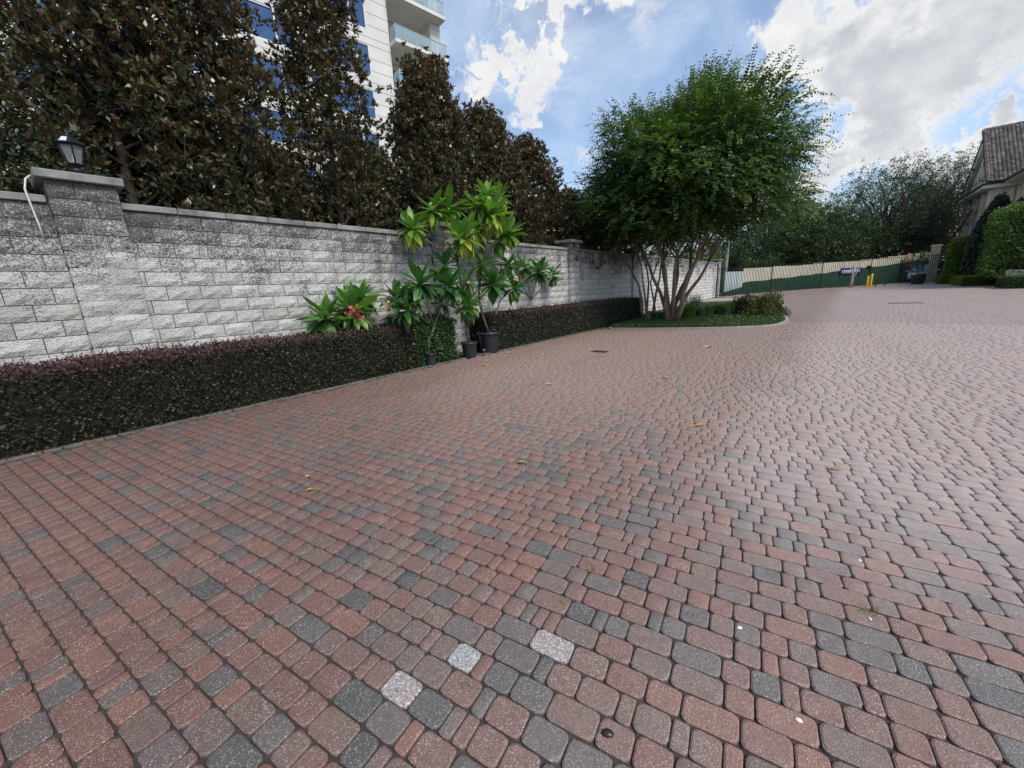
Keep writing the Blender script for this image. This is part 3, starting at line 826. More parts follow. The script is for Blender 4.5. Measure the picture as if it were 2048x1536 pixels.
mags = [((-10.2, 1.7), 8.6, 1.15, 'dark magnolia directly behind the lantern pillar, crown leaving the frame top'),
        ((-10.0, 3.35), 9.6, .95, 'magnolia in front of the left tower windows, reaching the frame top'),
        ((-10.3, 5.75), 10.4, 1.0, 'tallest magnolia with bronze leaves, in front of the middle of the tower'),
        ((-10.2, 8.9), 7.9, 1.5, 'magnolia with a pointed top below the tower balconies'),
        ((-10.3, 11.3), 7.3, 1.75, 'rust-tinged magnolia against open sky right of the tower'),
        ((-10.2, 13.7), 6.9, 1.8, 'round-topped shorter magnolia above the third pillar'),
        ((-10.1, 16.4), 5.4, 1.85, 'low bronze magnolia at the right end of the row, touching the crape myrtle')]
mags += [((-12.1, 2.6), 6.6, 1.5, 'rear magnolia filling in low behind the lantern pillar'),
         ((-12.2, 5.0), 5.2, 1.4, 'magnolia of the rear row, low behind the bare gap where tower windows show'),
         ((-12.2, 7.6), 6.0, 1.4, 'magnolia of the rear row, low in front of the tower right below the balconies'),
         ((-12.0, 10.3), 7.4, 1.5, 'magnolia of the rear row linking the pointed crown with the rust-tinged crown'),
         ((-12.0, 13.0), 7.1, 1.5, 'magnolia of the rear row linking the rust-tinged crown with the shorter round one')]
for (bx, by), h, rr, lb in mags:
    crown_tree('magnolia_tree', lb, (bx, by, 0), h, cone_prof(rr), int(80*(1+.3*(rr-1.1))), 2.1, .125, .42, 12, int(30+9*rr), m_mag, m_bark, .11, MG, mode='magnolia', lift=.75, tipjit=.42)
for (bx, by), h, rr, lb in [((-10.3, 19.4), 5.6, 1.6, 'low magnolia half hidden behind the left of the crape myrtle crown'), ((-10.4, 23.0), 5.2, 1.7, 'low magnolia behind the middle of the crape myrtle')]:
    crown_tree('magnolia_tree', lb, (bx, by, 0), h, cone_prof(rr), 40, 1.8, .17, .42, 7, 20, m_mag, m_bark, .10, MG, mode='magnolia', lift=.75, tipjit=.32)
# live oaks left of the lantern
def dome_prof(R_): return lambda t_: R_*math.sqrt(max(.04, 1-(2*t_-.85)**2/1.3))
crown_tree('live_oak', 'dark fine-leaved live oak filling the upper left corner behind the lantern', (-12.4, -.9, 0), 10.5, dome_prof(3.6), 80, 2.3, .085, .45, 10, 40, m_oak, m_bark, .22, 'live oaks at the left', lift=.5, tipjit=.55, fork=.38)
crown_tree('live_oak', 'small live oak beside the lantern, low behind the coping', (-10.6, -.6, 0), 6.2, dome_prof(2.0), 56, 2.0, .075, .45, 10, 34, m_oak, m_bark, .12, 'live oaks at the left', lift=.5, tipjit=.45, fork=.4)
crown_tree('live_oak', 'live oak between the lantern and the first magnolia, below the tower', (-13.0, 3.0, 0), 7.6, dome_prof(2.4), 56, 2.0, .085, .45, 9, 30, m_oak, m_bark, .14, 'live oaks at the left', lift=.5, tipjit=.5, fork=.4)
# palm fronds poking up behind the coping
for (yy, zz, lb) in [(.05, 3.1, 'green palm fronds left of the lantern, above the coping'), (1.15, 3.15, 'green palm fronds just right of the lantern, behind the pillar cap')]:
    rt = thing('palm', lb, 'palm', (-8.4, yy, 0), 'palms behind the wall')
    mb = MB()
    for k in range(7):
        az = rng.uniform(0, 6.28); pts = [np.array([0, 0, zz-1.2])+np.array([math.cos(az)*s_*.55, math.sin(az)*s_*.55, 1.25*s_-.55*s_*s_])for s_ in np.linspace(0, 1.15, 8)]
        mb.tube(pts, .007, 4, mi=1)
        for j in range(3, 8):
            tg = unit(pts[j]-pts[j-1])
            for sg in (-1, 1):
                for u in (0., .5):
                    sd_ = unit(np.cross(tg, (0, 0, 1)))*sg; d = unit(tg*.7+sd_*.8+np.array([0, 0, -.15])); p0 = pts[j-1]+(pts[j]-pts[j-1])*u
                    wv = unit(np.cross(d, (0, 0, 1)))*.012
                    mb.add([p0, p0+d*.16+wv, p0+d*.33+np.array([0, 0, -.04]), p0+d*.16-wv], [(0, 1, 2, 3)], 0, rng.random())
    part('frond', mb.mesh('frond', [m_grass, m_twigg]), rt)
    mb = MB(); mb.tube([(0, 0, 0), (0, 0, zz-1.15)], .05, 8); part('trunk', mb.mesh('trunk', m_bark), rt)

# crape myrtles ----------------------------------------------------
def crape(label, base, stems, cen, rad, nshoot, zlow, group):
    base = np.array(base, float); r = thing('crape_myrtle', label, 'tree', base, group)
    cen = np.array(cen, float); rad = np.array(rad, float)
    mb = MB(); ends = []
    for (az, spread_, h1, r0) in stems:
        st = base+np.array([math.cos(az)*.16, math.sin(az)*.16, -.05])
        k1 = base+np.array([math.cos(az)*(.18+spread_*.25), math.sin(az)*(.18+spread_*.25), h1*.5])
        k2 = base+np.array([math.cos(az)*(.2+spread_*.68), math.sin(az)*(.2+spread_*.68), h1])
        w1 = rng.normal(size=3)*.07; w1[2] = 0
        path = [st, st*.5+k1*.5+w1, k1, k1*.5+k2*.5-w1, k2]
        mb.tube(path, [r0*1.35, r0, r0*.9, r0*.75, r0*.62], 8)
        for j in range(4):
            a2 = az+rng.normal(0, .8); L = rng.uniform(.5, 1.1)
            e = k2+np.array([math.cos(a2)*L*.65, math.sin(a2)*L*.65, L*1.1])
            mb.tube(branch_path(k2, e, 0, .06, 5), [r0*.5, r0*.42, r0*.36, r0*.3, r0*.24], 6, cap=False)
            for q in range(4):
                a3 = a2+rng.normal(0, .9); L2 = rng.uniform(.5, 1.3)
                e2 = e+np.array([math.cos(a3)*L2*.75, math.sin(a3)*L2*.75, L2*.9])
                mb.tube(branch_path(e, e2, 0, .05, 4), [r0*.22, r0*.18, r0*.14, r0*.08], 5, cap=False); ends.append(e2)
    # basal flare
    mb.lathe([(.34, -.05), (.27, .08), (.21, .22), (.14, .42)], 14, base)
    ends = np.array(ends)
    # shoots through the crown volume
    n = nshoot; dirs = unit(rng.normal(size=(n, 3))+np.array([0, 0, .05])); rr = rng.random(n)**.45
    lump = 1+.13*np.sin(dirs[:, 0]*5+1.3)*np.sin(dirs[:, 1]*4.1+.5)+.12*np.sin(dirs[:, 2]*7+dirs[:, 0]*6)
    wide = 1+.16*np.clip(-dirs[:, 2]*1.5+.2, 0, 1)
    Pst = cen+dirs*rad*(rr*lump*.88)[:, None]*np.stack([wide, wide, np.ones(n)], 1)
    keep = Pst[:, 2] > zlow+rng.normal(0, .18, n); Pst = Pst[keep]; dirs = dirs[keep]; n = len(Pst)
    up = np.clip(dirs[:, 2:3], -.3, 1)
    hor = dirs*np.array([1, 1, 0]);
    D0 = unit(hor*(1-.5*np.clip(up, 0, 1))+np.array([0, 0, 1.])*(.05+.85*np.clip(up, 0, 1)**1.5)+rng.normal(size=(n, 3))*.38)
    Ls = rng.uniform(.45, .98, n)*(1+.25*np.clip(up[:, 0], 0, 1)); droop = np.where(up[:, 0] > .75, .02, .42)*rng.uniform(.4, 1.4, n)
    K = 11; V = []; TT = []
    bt = np.clip(rng.normal(.42, .19, n)+.12*up[:, 0], 0, 1)
    for j in range(K):
        s_ = (j+.5)/K
        P = Pst+D0*(Ls*s_)[:, None]; P[:, 2] -= droop*Ls*s_*s_
        tg = unit(D0-np.array([0, 0, 1.])*(2*droop*s_)[:, None])
        sd_ = unit(np.cross(tg, np.array([0, 0, 1.])+rng.normal(size=(n, 3))*.15))
        for sg in (-1, 1):
            d = unit(tg*.55+sd_*sg*.85+rng.normal(size=(n, 3))*.22+np.array([0, 0, -.12]))
            L = .115*rng.uniform(.75, 1.2, n)*(1.1-.45*s_)
            V.append(leaves(P, d, L, L*.50, unit(np.cross(sd_, tg)*1.+rng.normal(size=(n, 3))*.3), fold=.1)); TT.append(bt+rng.normal(0, .10, n))
    V = np.concatenate(V); TT = np.concatenate(TT)
    part('crown', quads_mesh('crown', V, np.clip(TT, 0, 1), m_crape, off=base), r)
    # bare wood reaching up into the crown, and long soft shoots
    tw_ = MB()
    for i in rng.choice(n, min(n, 420), replace=False):
        a = Pst[i]; tw_.tube([a-D0[i]*.25, a+D0[i]*Ls[i]*.9-np.array([0, 0, droop[i]*Ls[i]*.8])], [.008, .003], 3, cap=False)
    for i in rng.choice(n, min(n, 60), replace=False):
        a = Pst[i]; e = ends[np.argmin(np.linalg.norm(ends-a, axis=1))]; mb.tube(branch_path(e, a, 0, .05, 4), [.022, .016, .012, .007], 4, cap=False)
    part('trunk', mb.mesh('trunk', m_cbark, True, off=base), r); part('twigs', tw_.mesh('twigs', m_cbark, off=base), r, kind='stuff')
    # seed heads left from bloom
    sel = rng.choice(n, 60, replace=False); P = np.repeat(Pst[sel]+D0[sel]*Ls[sel][:, None], 26, 0)+rng.normal(size=(60*26, 3))*.055
    V = leaves(P, unit(rng.normal(size=P.shape)), np.full(len(P), .022), np.full(len(P), .022))
    part('seed_heads', quads_mesh('seed_heads', V, rng.random(len(V)), plain('seed_brown', (.11, .062, .03), .8), off=base), r, kind='stuff')
    return r
bM = G(1336, 645)
crape('large crape myrtle with thick fanned tan trunks in the kerbed bed', (bM[0]+.05, bM[1]+.25, 0),
      [(.2, .85, 2.3, .085), (.9, .75, 2.5, .095), (1.7, .8, 2.4, .08), (2.6, .7, 2.5, .08), (3.3, 1.1, 2.3, .075), (4.2, .65, 2.6, .085), (5.1, .9, 2.5, .08), (5.8, 1.3, 2.3, .10), (0.5, 1.5, 2.2, .075)],
      (-4.7, 16.1, 5.0), (3.8, 3.5, 2.85), 10500, 3.1, 'crape myrtles')
bL = G(1297, 642)
crape('smaller crape myrtle with thin grey stems close to the hedge, left of the large one', (bL[0], bL[1]+.1, 0),
      [(2.2, .6, 2.1, .05), (3.1, .9, 2.0, .055), (4.3, .5, 2.2, .045), (.9, .35, 2.3, .05), (5.4, .4, 2.1, .04)],
      (-6.7, 16.9, 4.5), (1.9, 2.1, 1.8), 1500, 3.1, 'crape myrtles')

# ------------------------------------------------------------------ kerbed bed
isl = [(1206, 659), (1260, 659.5), (1340, 659), (1420, 658.5), (1500, 656), (1545, 653), (1567, 649), (1580, 642), (1572, 634), (1556, 622), (1548, 612), (1543, 606)]
ring = [G(*q)[:2] for q in isl]
ring = [np.array(q) for q in ring]+[np.array([-2.6, 26.5]), np.array([-3.6, 28.5]), np.array([-6.5, 28.5]), np.array([-6.6, 20.])]
ring[0][0] = -6.6
def smooth_ring(r, it=2):
    for _ in range(it):
        o_ = []
        for i in range(len(r)):
            a, b = r[i], r[(i+1) % len(r)]; o_ += [a*.75+b*.25, a*.25+b*.75]
        r = o_
    return r
sr = smooth_ring(ring, 2)
cen2 = sum(sr)/len(sr)
def inset(r, d):
    o_ = []; n_ = len(r)
    for i in range(n_):
        t_ = r[(i+1) % n_]-r[i-1]; t_ = t_/(np.linalg.norm(t_)+1e-9); nn = np.array([-t_[1], t_[0]])
        if np.dot(nn, cen2-r[i]) < 0: nn = -nn
        o_.append(r[i]+nn*d)
    return o_
inn = inset(sr, .10)
mb = MB(); nr = len(sr)
for i in range(nr):
    j = (i+1) % nr
    z = [float(gz(q[1])) for q in (sr[i], sr[j], inn[j], inn[i])]
    b4 = [(*sr[i], z[0]-.05), (*sr[j], z[1]-.05), (*inn[j], z[2]-.05), (*inn[i], z[3]-.05)]
    t4 = [(*sr[i], z[0]+.045), (*sr[j], z[1]+.045), (*inn[j], z[2]+.055), (*inn[i], z[3]+.055)]
    mb.add(b4+t4, [(4, 5, 6, 7), (0, 1, 5, 4), (2, 3, 7, 6)])
o = part('kerb', mb.mesh('kerb', m_conc_pale)); o['kind'] = 'structure'
mb = MB(); mb.add([(*q, float(gz(q[1]))+.03) for q in inn]+[(*cen2, float(gz(cen2[1]))+.04)], [(i, (i+1) % nr, nr) for i in range(nr)])
o = part('planting_bed', mb.mesh('planting_bed', m_soil)); o['kind'] = 'structure'
def in_poly(P, poly):
    x, y = P[:, 0], P[:, 1]; c = np.zeros(len(P), bool); n_ = len(poly)
    for i in range(n_):
        x1, y1 = poly[i]; x2, y2 = poly[(i+1) % n_]
        cond = ((y1 > y) != (y2 > y)) & (x < (x2-x1)*(y-y1)/(y2-y1+1e-12)+x1); c ^= cond
    return c
inn2 = inset(sr, .12)
Q = np.stack([rng.uniform(-6.8, -1, 90000), 13.0+rng.random(90000)**1.6*14], 1); Q = Q[in_poly(Q, inn2)]
# mat of ground cover: dense along the front, 10 cm tall
hgt = .03+.10*rng.random(len(Q))
P = np.stack([Q[:, 0], Q[:, 1], gz(Q[:, 1])+hgt], 1)
D = unit(rng.normal(size=P.shape)+np.array([0, 0, .6]))
V = leaves(P, D, .045*rng.uniform(.7, 1.3, len(P)), .026)
single('ground_cover', quads_mesh('ground_cover', V, np.clip(rng.normal(.45, .25, len(V)), 0, 1), m_cover), 'low dark green ground cover filling the kerbed bed', 'ground cover', kind='stuff')
print('cover', len(Q))
def blade_clump(name, label, cat, c, R_, n, h, mat, wd=.012, group=None, lean=.5):
    r = np.array([c[0], c[1], float(gz(c[1]))+.03])
    az = rng.uniform(0, 6.28, n); rad = R_*np.sqrt(rng.random(n))*.6
    P = r+np.stack([np.cos(az)*rad, np.sin(az)*rad, np.zeros(n)], 1)
    L = h*rng.uniform(.6, 1.15, n); ln = lean*rng.uniform(.2, 1.2, n)
    az2 = az+rng.normal(0, .6, n); out = np.stack([np.cos(az2), np.sin(az2), np.zeros(n)], 1)
    sd_ = np.stack([-np.sin(az2), np.cos(az2), np.zeros(n)], 1)
    mid = P+out*(L*ln*.35)[:, None]+np.array([0, 0, 1.])*(L*.62)[:, None]; tip = P+out*(L*ln*1.0)[:, None]+np.array([0, 0, 1.])*(L*.9)[:, None]
    V1 = np.stack([P-sd_*wd*.5, P+sd_*wd*.5, mid+sd_*wd*.5, mid-sd_*wd*.5], 1)
    V2 = np.stack([mid-sd_*wd*.5, mid+sd_*wd*.5, tip+sd_*wd*.05, tip-sd_*wd*.05], 1)
    tt = rng.random(n)
    single(name, quads_mesh(name, np.concatenate([V1, V2]), np.concatenate([tt, tt]), mat, off=r), label, cat, group, loc=r)
def at_px(px, py): return G(px, py)
blade_clump('grass_clump', 'bright green feathery clump right beside the large crape myrtle trunk', 'plant', at_px(1372, 641), .42, 900, .62, m_grass, .010)
blade_clump('grass_clump', 'green feathery clump left of the crape myrtle trunk base', 'plant', at_px(1312, 642), .40, 600, .40, m_grass, .010)
blade_clump('lily_clump', 'pale strappy clump in the middle of the kerbed bed', 'plant', at_px(1408, 637), .45, 500, .55, m_lily, .02)
blade_clump('lily_clump', 'green strappy clump left of the reddish shrub', 'plant', at_px(1448, 633), .60, 800, .62, m_lily, .018)
blade_clump('lily_clump', 'sparse grey-green tall stems behind the crape myrtle trunks', 'plant', at_px(1385, 628), .5, 260, .95, m_lily, .012, lean=.3)
m_bronze = leaf_mat('bronze_shrub', [(0, (.03, .045, .015)), (.4, (.07, .095, .025)), (.75, (.14, .17, .045)), (1, (.28, .18, .06))], rough=.5, trans=.25, clump=1.)
m_redsh = leaf_mat('dark_red_shrub', [(0, (.014, .012, .010)), (.5, (.045, .032, .022)), (1, (.09, .07, .03))], rough=.5, trans=.15)
def dome_shrub(name, label, cat, c, rad, n, L, mat, core, group=None, asp=.5, solid=.6):
    c = np.array(c, float); r = thing(name, label, cat, c, group)
    d = unit(rng.normal(size=(n, 3))); d[:, 2] = np.abs(d[:, 2]); lump = 1+.12*np.sin(d[:, 0]*6+c[1])+.12*np.sin(d[:, 1]*7+c[0]*2)+.08*np.sin(d[:, 2]*9)
    P = c+d*np.array(rad)*(rng.uniform(.72, 1.04, n)*lump)[:, None]
    D = unit(d+rng.normal(size=(n, 3))*.8); Ls = L*rng.uniform(.6, 1.4, n)
    V = leaves(P, D, Ls, Ls*asp)
    part('foliage', quads_mesh('foliage', V, np.clip(rng.normal(.45, .25, n), 0, 1), mat, off=c), r)
    mb = MB()
    prof = [(solid*rad[0]*math.cos(a), solid*rad[2]*math.sin(a)) for a in np.linspace(0, math.pi/2, 6)]
    vs = []
    for (rr, z) in prof:
        for k in range(12): vs.append((rr*math.cos(k*math.pi/6), rr*math.sin(k*math.pi/6)*rad[1]/rad[0], z))
    mb.add(vs, [(i*12+k, i*12+(k+1) % 12, (i+1)*12+(k+1) % 12, (i+1)*12+k) for i in range(5) for k in range(12)])
    part('inner_twigs', mb.mesh('inner_twigs', core), r)
    return r
c = at_px(1478, 634); dome_shrub('shrub', 'dark reddish rounded shrub in the kerbed bed', 'shrub', (c[0], c[1]+.45, .05), (.46, .5, .72), 4200, .07, m_redsh, m_twig)
c = at_px(1522, 636); dome_shrub('shrub', 'larger loose green and orange-tinged shrub at the right end of the bed', 'shrub', (c[0], c[1]+.7, .05), (.78, .7, .80), 8000, .065, m_bronze, m_twigg)

# concrete patch behind the bed, by the fence
o = part('concrete_apron', sheet('concrete_apron', [-7.4, -5.0, -3.2], [28.6, 31, 33.2], .004, m_conc_pale)); o['kind'] = 'structure'

# ------------------------------------------------------------------ potted plumerias
m_yg = (.17, .27, .035)
def leaf_unit(L, Wd, droop, seed):
    r = np.random.default_rng(seed); n = 7; V = []; F = []
    for i in range(n):
        s_ = i/(n-1); wv = Wd*.5*(math.sin(math.pi*min(1, .07+s_*.93)**1.25))**.8 if 0 < i < n-1 else .003
        if s_ < .12: wv = .008
        x = L*(s_-.12*droop*s_**2); z = -droop*L*.42*s_*s_+.02*math.sin(s_*7+seed)*.5
        V += [(x, -wv, z+wv*.28), (x, 0, z), (x, wv, z+wv*.28)]
    for i in range(n-1):
        a = i*3; F += [(a, a+1, a+4, a+3), (a+1, a+2, a+5, a+4)]
    me = bpy.data.meshes.new('leaf'); me.from_pydata(V, [], F); me.materials.append(m_plum)
    me.polygons.foreach_set('use_smooth', [True]*len(F)); me.update(); return me
LU = [leaf_unit(.43, .125, d, i) for i, d in enumerate((.15, .45, .8, 1.15))]+[leaf_unit(.36, .11, d, i+9) for i, d in enumerate((.2, .6))]
def rosette(parent, c, palette, n=20, sc=1., tiltv=(0, 0)):
    n = int(n*1.75)
    for k in range(n):
        ring_ = (k/n)**.8
        elev = math.radians(62-ring_*120+random.gauss(0, 10))
        az = k*2.39996+random.gauss(0, .15)
        me = LU[min(3, int(ring_*4))] if random.random() < .8 else LU[4+(ring_ > .5)]
        colr = palette[0] if random.random() < .55 else palette[1]
        if ring_ > .72 and random.random() < palette[3]: colr = palette[2]
        v = random.uniform(.8, 1.2); s_ = 1.12*sc*random.uniform(.8, 1.12)*(.82+.3*math.sin(math.pi*min(1, ring_+.25)))
        off = np.array([math.cos(az), math.sin(az), 0])*.012
        part('leaf', me, parent, loc=tuple(np.array(c)+off-np.array([0, 0, ring_*.07])), rot=(random.gauss(0, .25), -elev, az), scale=(s_, s_, s_), color=tuple(q*v for q in colr))
PG_D = ((.05, .14, .045), (.085, .20, .055), (.22, .32, .05), .35)
PG_Y = ((.12, .25, .045), (.20, .34, .06), (.46, .50, .06), .85)
PG_L = ((.08, .20, .045), (.13, .27, .05), (.20, .28, .05), .4)
m_pink = plain('petal_pink', (.72, .09, .13), .5, var=.3, scale=30)
m_peach = plain('petal_peach', (.85, .45, .30), .5, var=.3, scale=30)
def flowers(parent, c, n, mat, R_=.07, ps=.032):
    mb = MB()
    for _ in range(n):
        f = np.array(c)+rng.normal(size=3)*R_*.55; nd = unit(rng.normal(size=3)+np.array([.8, -.3, .5]))
        a = unit(np.cross(nd, (0, 0, 1.))); b = np.cross(nd, a)
        for k in range(5):
            th = k*1.2566; d = a*math.cos(th)+b*math.sin(th); e = a*math.cos(th+.55)+b*math.sin(th+.55); e2 = a*math.cos(th-.35)+b*math.sin(th-.35)
            mb.add([f, f+e2*ps*.7+nd*.006, f+d*ps*1.25+nd*.010, f+e*ps*.7+nd*.004], [(0, 1, 2, 3)])
    part('flower_cluster', mb.mesh('flower_cluster', mat), parent, kind='stuff')
def pot(parent, c, r0, h, wide_rim=False):
    mb = MB()
    rim = .022 if not wide_rim else .04
    prof = [(0, .004), (r0*.80, .004), (r0*.82, .02), (r0*.97, h*.86), (r0*.98, h*.87), (r0*1.0+rim*.6, h*.875), (r0*1.0+rim, h*.90), (r0*1.0+rim, h*.985), (r0+rim*.6, h), (r0*.95, h), (r0*.93, h*.93)]
    mb.lathe(prof, 32); part('pot', mb.mesh('pot', m_black, True), parent)
    mb = MB(); mb.lathe([(r0*.94, h*.90), (r0*.5, h*.92), (0, h*.915)], 24); part('soil', mb.mesh('soil', m_soil), parent)
def plume(label, base, pots, trunks, rosettes, fl=(), group='plumerias along the wall'):
    """trunks: list of polylines in world space; rosettes (pos, palette, n, scale)"""
    base = np.array(base, float); r = thing('plumeria', label, 'plant', base, group)
    if pots: pot(r, (0, 0, 0), *pots)
    mb = MB()
    for path, r0, r1 in trunks:
        n_ = len(path); mb.tube([np.array(p_)-base for p_ in path], [r0+(r1-r0)*i/(n_-1) for i in range(n_)], 8)
    part('stem', mb.mesh('stem', m_pstem, True), r)
    for c, pal, n_, sc in rosettes: rosette(r, np.array(c)-base, pal, n_, sc)
    for c, n_, m_, R_ in fl: flowers(r, np.array(c)-base, n_, m_, R_)
    return r
def X(px, py, x=-6.75): return atx(px, py, x)
# smallest pot
b = G(861, 733); b[0] = -6.72; b[1] = X(861, 733, -6.75)[1]; b[2] = .0
root_ = np.array([b[0], b[1], .24]); fork = X(868, 655, -6.74)
def chain(*pts): return [np.array(p_, float) for p_ in pts]
R1 = [(X(812, 618, -6.62), PG_D, 20, .95), (X(790, 592, -6.85), PG_D, 18, .85), (X(840, 568, -6.60), PG_D, 22, 1.05), (X(884, 604, -6.9), PG_D, 10, .8), (X(822, 590, -6.95), PG_D, 16, .9)]
plume('plumeria with dark green rosettes in the smallest black pot', (b[0], b[1], 0), (.125, .27), [(chain(root_, root_+np.array([.0, -.05, .25]), fork), .022, .020)] +
      [(chain(fork, fork*.4+q[0]*.6+rng.normal(size=3)*.02, q[0]), .018, .014) for q in R1], R1, [(X(772, 606, -6.7), 7, m_peach, .05)])
# middle pot
b = np.array([-6.66, X(938, 717, -6.7)[1], 0.]); root_ = np.array([b[0], b[1], .34]); k1 = X(934, 655, -6.68); k2 = X(925, 590, -6.75); k3 = X(915, 520, -6.9)
R2 = [(X(898, 571, -6.5), PG_D, 22, 1.05), (X(936, 610, -6.5), PG_L, 20, .95), (X(891, 530, -6.9), PG_D, 12, .95), (X(935, 562, -6.55), PG_D, 14, .85)]
R2b = [(X(824, 456, -7.05), PG_Y, 20, 1.0), (X(864, 420, -7.0), PG_Y, 14, 1.0), (X(898, 414, -6.9), PG_Y, 20, 1.0), (X(926, 474, -6.5), PG_Y, 22, 1.12)]
plume('tallest plumeria, yellow-green rosettes above the coping, in the middle black pot', b, (.185, .37), [(chain(root_, k1, k2, k3), .03, .024)] +
      [(chain(k1, k1*.5+q[0]*.5, q[0]), .02, .014) for q in R2[:2]]+[(chain(k2, k2*.5+q[0]*.5, q[0]), .02, .014) for q in R2[2:]] +
      [(chain(k3, k3*.5+q[0]*.5+np.array([0, 0, -.05]), q[0]), .02, .014) for q in R2b], R2+R2b, [(X(936, 562, -6.4), 4, m_peach, .03)])
# large pot
b = np.array([-6.78, X(972, 708, -6.8)[1]+.12, 0.]); root_ = np.array([b[0], b[1], .50]); k1 = X(958, 600, -6.85); k2 = X(960, 520, -6.95); k3 = X(1000, 600, -6.85)
R3 = [(X(963, 530, -6.7), PG_D, 14, .95), (X(986, 568, -6.5), PG_D, 24, 1.1), (X(1028, 574, -6.6), PG_D, 18, 1.05)]
R3b = [(X(956, 412, -6.8), PG_Y, 18, 1.0), (X(976, 388, -7.0), PG_Y, 20, 1.0), (X(1000, 396, -7.1), PG_Y, 14, .95), (X(982, 428, -6.6), PG_Y, 24, 1.15), (X(950, 458, -6.9), PG_Y, 16, 1.0), (X(1016, 466, -6.8), PG_Y, 20, 1.1), (X(1000, 480, -7.0), PG_L, 14, 1.0)]
plume('plumeria with many crowded rosettes and peach flowers in the largest black pot', b, (.27, .52, True), [(chain(root_, root_*.5+k1*.5+np.array([0, -.03, 0]), k1, k2), .035, .026), (chain(root_+np.array([.03, .05, 0]), k3), .03, .022)] +
      [(chain(k1, k1*.5+q[0]*.5, q[0]), .02, .014) for q in R3[:2]]+[(chain(k3, k3*.5+R3[2][0]*.5, R3[2][0]), .02, .014)] +
      [(chain(k2, k2*.5+q[0]*.5+rng.normal(size=3)*.04, q[0]), .022, .014) for q in R3b], R3+R3b, [(X(1033, 558, -6.4), 12, m_peach, .06), (X(1001, 408, -6.9), 7, m_pink, .05)])
# behind the right hedge
b = np.array([-7.32, X(1050, 630, -7.3)[1], 0.]); k1 = X(1062, 600, -7.3); k1[2] = max(k1[2], 1.1)
R4 = [(X(1018, 530, -7.2), PG_D, 20, .95), (X(1050, 534, -7.25), PG_D, 16, .9), (X(1078, 543, -7.15), PG_D, 24, 1.05), (X(1106, 551, -7.2), PG_D, 18, .9)]
plume('plumeria with two bare leaning stems rising from behind the right hedge', b, None, [(chain(b, b+np.array([0, .02, .9]), k1), .022, .02)]+[(chain(k1, k1*.5+q[0]*.5, q[0]), .018, .013) for q in R4], R4,
      [(X(1094, 526, -7.2), 7, m_pink, .05)])
# behind the left hedge
b = np.array([-7.30, X(700, 650, -7.3)[1], 0.]); k1 = b+np.array([0, 0, .85])
R5 = [(X(723, 596, -7.25), PG_L, 24, .95), (X(706, 622, -7.05), PG_L, 28, 1.1)]
plume('plumeria with pink flower cluster rising from behind the red hedge', b, None, [(chain(b, k1), .025, .022)]+[(chain(k1, q[0]), .018, .014) for q in R5], R5, [(X(712, 628, -6.80), 30, m_pink, .13), (X(714, 652, -6.9), 7, m_peach, .12)])
b = np.array([-7.30, X(652, 650, -7.3)[1], 0.]); q = X(652, 634, -7.15)
plume('small plumeria without flowers at the left end, just above the red hedge', b, None, [(chain(b, q), .022, .016)], [(q, PG_L, 24, 1.0)])
# grey pipe stub
c = G(966, 711)
mb = MB(); mb.lathe([(0, .16), (.028, .16), (.034, .16), (.034, .12), (.028, .12), (.028, -.02)], 14)
single('pipe_stub', mb.mesh('pipe_stub', plain('grey_pvc', (.12, .13, .14), .5), True), 'short grey pipe stub standing by the largest pot', 'pipe', loc=(c[0]+.06, c[1]-.02, 0))

# ------------------------------------------------------------------ iron fence, hoarding, banner
fa = np.array([-7.35, 34.2]); fpts = [(-7.35, 34.2), (-4.37, 39.2), (-1.26, 44.3), (2.0, 47.4), (5.2, 50.0), (6.6, 51.0)]
fd = 2.3
m_cream = plain('hoarding_cream', (.64, .60, .47), .8, var=.12, scale=1.)
m_green = plain('green_mesh_cloth', (.012, .060, .034), .85, var=.35, scale=2.5)
m_cyan = plain('pale_panel', (.50, .58, .56), .8, var=.1, scale=1)
names = ['iron fence bay against the pale wall panels, next to the far pillar', 'iron fence bay right of the first post, over green cloth', 'iron fence bay left of the blue banner', 'iron fence bay beside the yellow bollards', 'iron fence bay in front of the parked car']
bay_m = {}
for i in range(len(fpts)-1):
    a = np.array(fpts[i]); b = np.array(fpts[i+1]); L = np.linalg.norm(b-a); u = (b-a)/L
    za, zb = float(gz(a[1])), float(gz(b[1])); H_ = 2.25+.06*i
    rt = thing('iron_fence', names[i], 'fence', (a[0], a[1], za), 'iron fence bays')
    npk = int(L/.17); mp = MB(); mp.box((-.018, -.018, .08), (.018, .018, H_)); mep = mp.mesh('picket', m_iron)
    for k in range(1, npk+1):
        q = u*L*k/(npk+1); part('picket', mep, rt, loc=(q[0], q[1], (zb-za)*k/(npk+1)))
    for hz, nm in ((.14, 'bottom_rail'), (H_-.16, 'top_rail')):
        mr = MB(); mr.tube([(0, 0, hz), (u[0]*L, u[1]*L, hz+zb-za)], .022, 4); part(nm, mr.mesh(nm, m_iron), rt)
    mr = MB(); mr.box((-.04, -.04, 0), (.04, .04, H_+.15)); part('post', mr.mesh('post', m_iron), rt)
    mr = MB(); mr.box((-.05, -.05, H_+.15), (.05, .05, H_+.18)); part('post_cap', mr.mesh('post_cap', m_iron), rt)
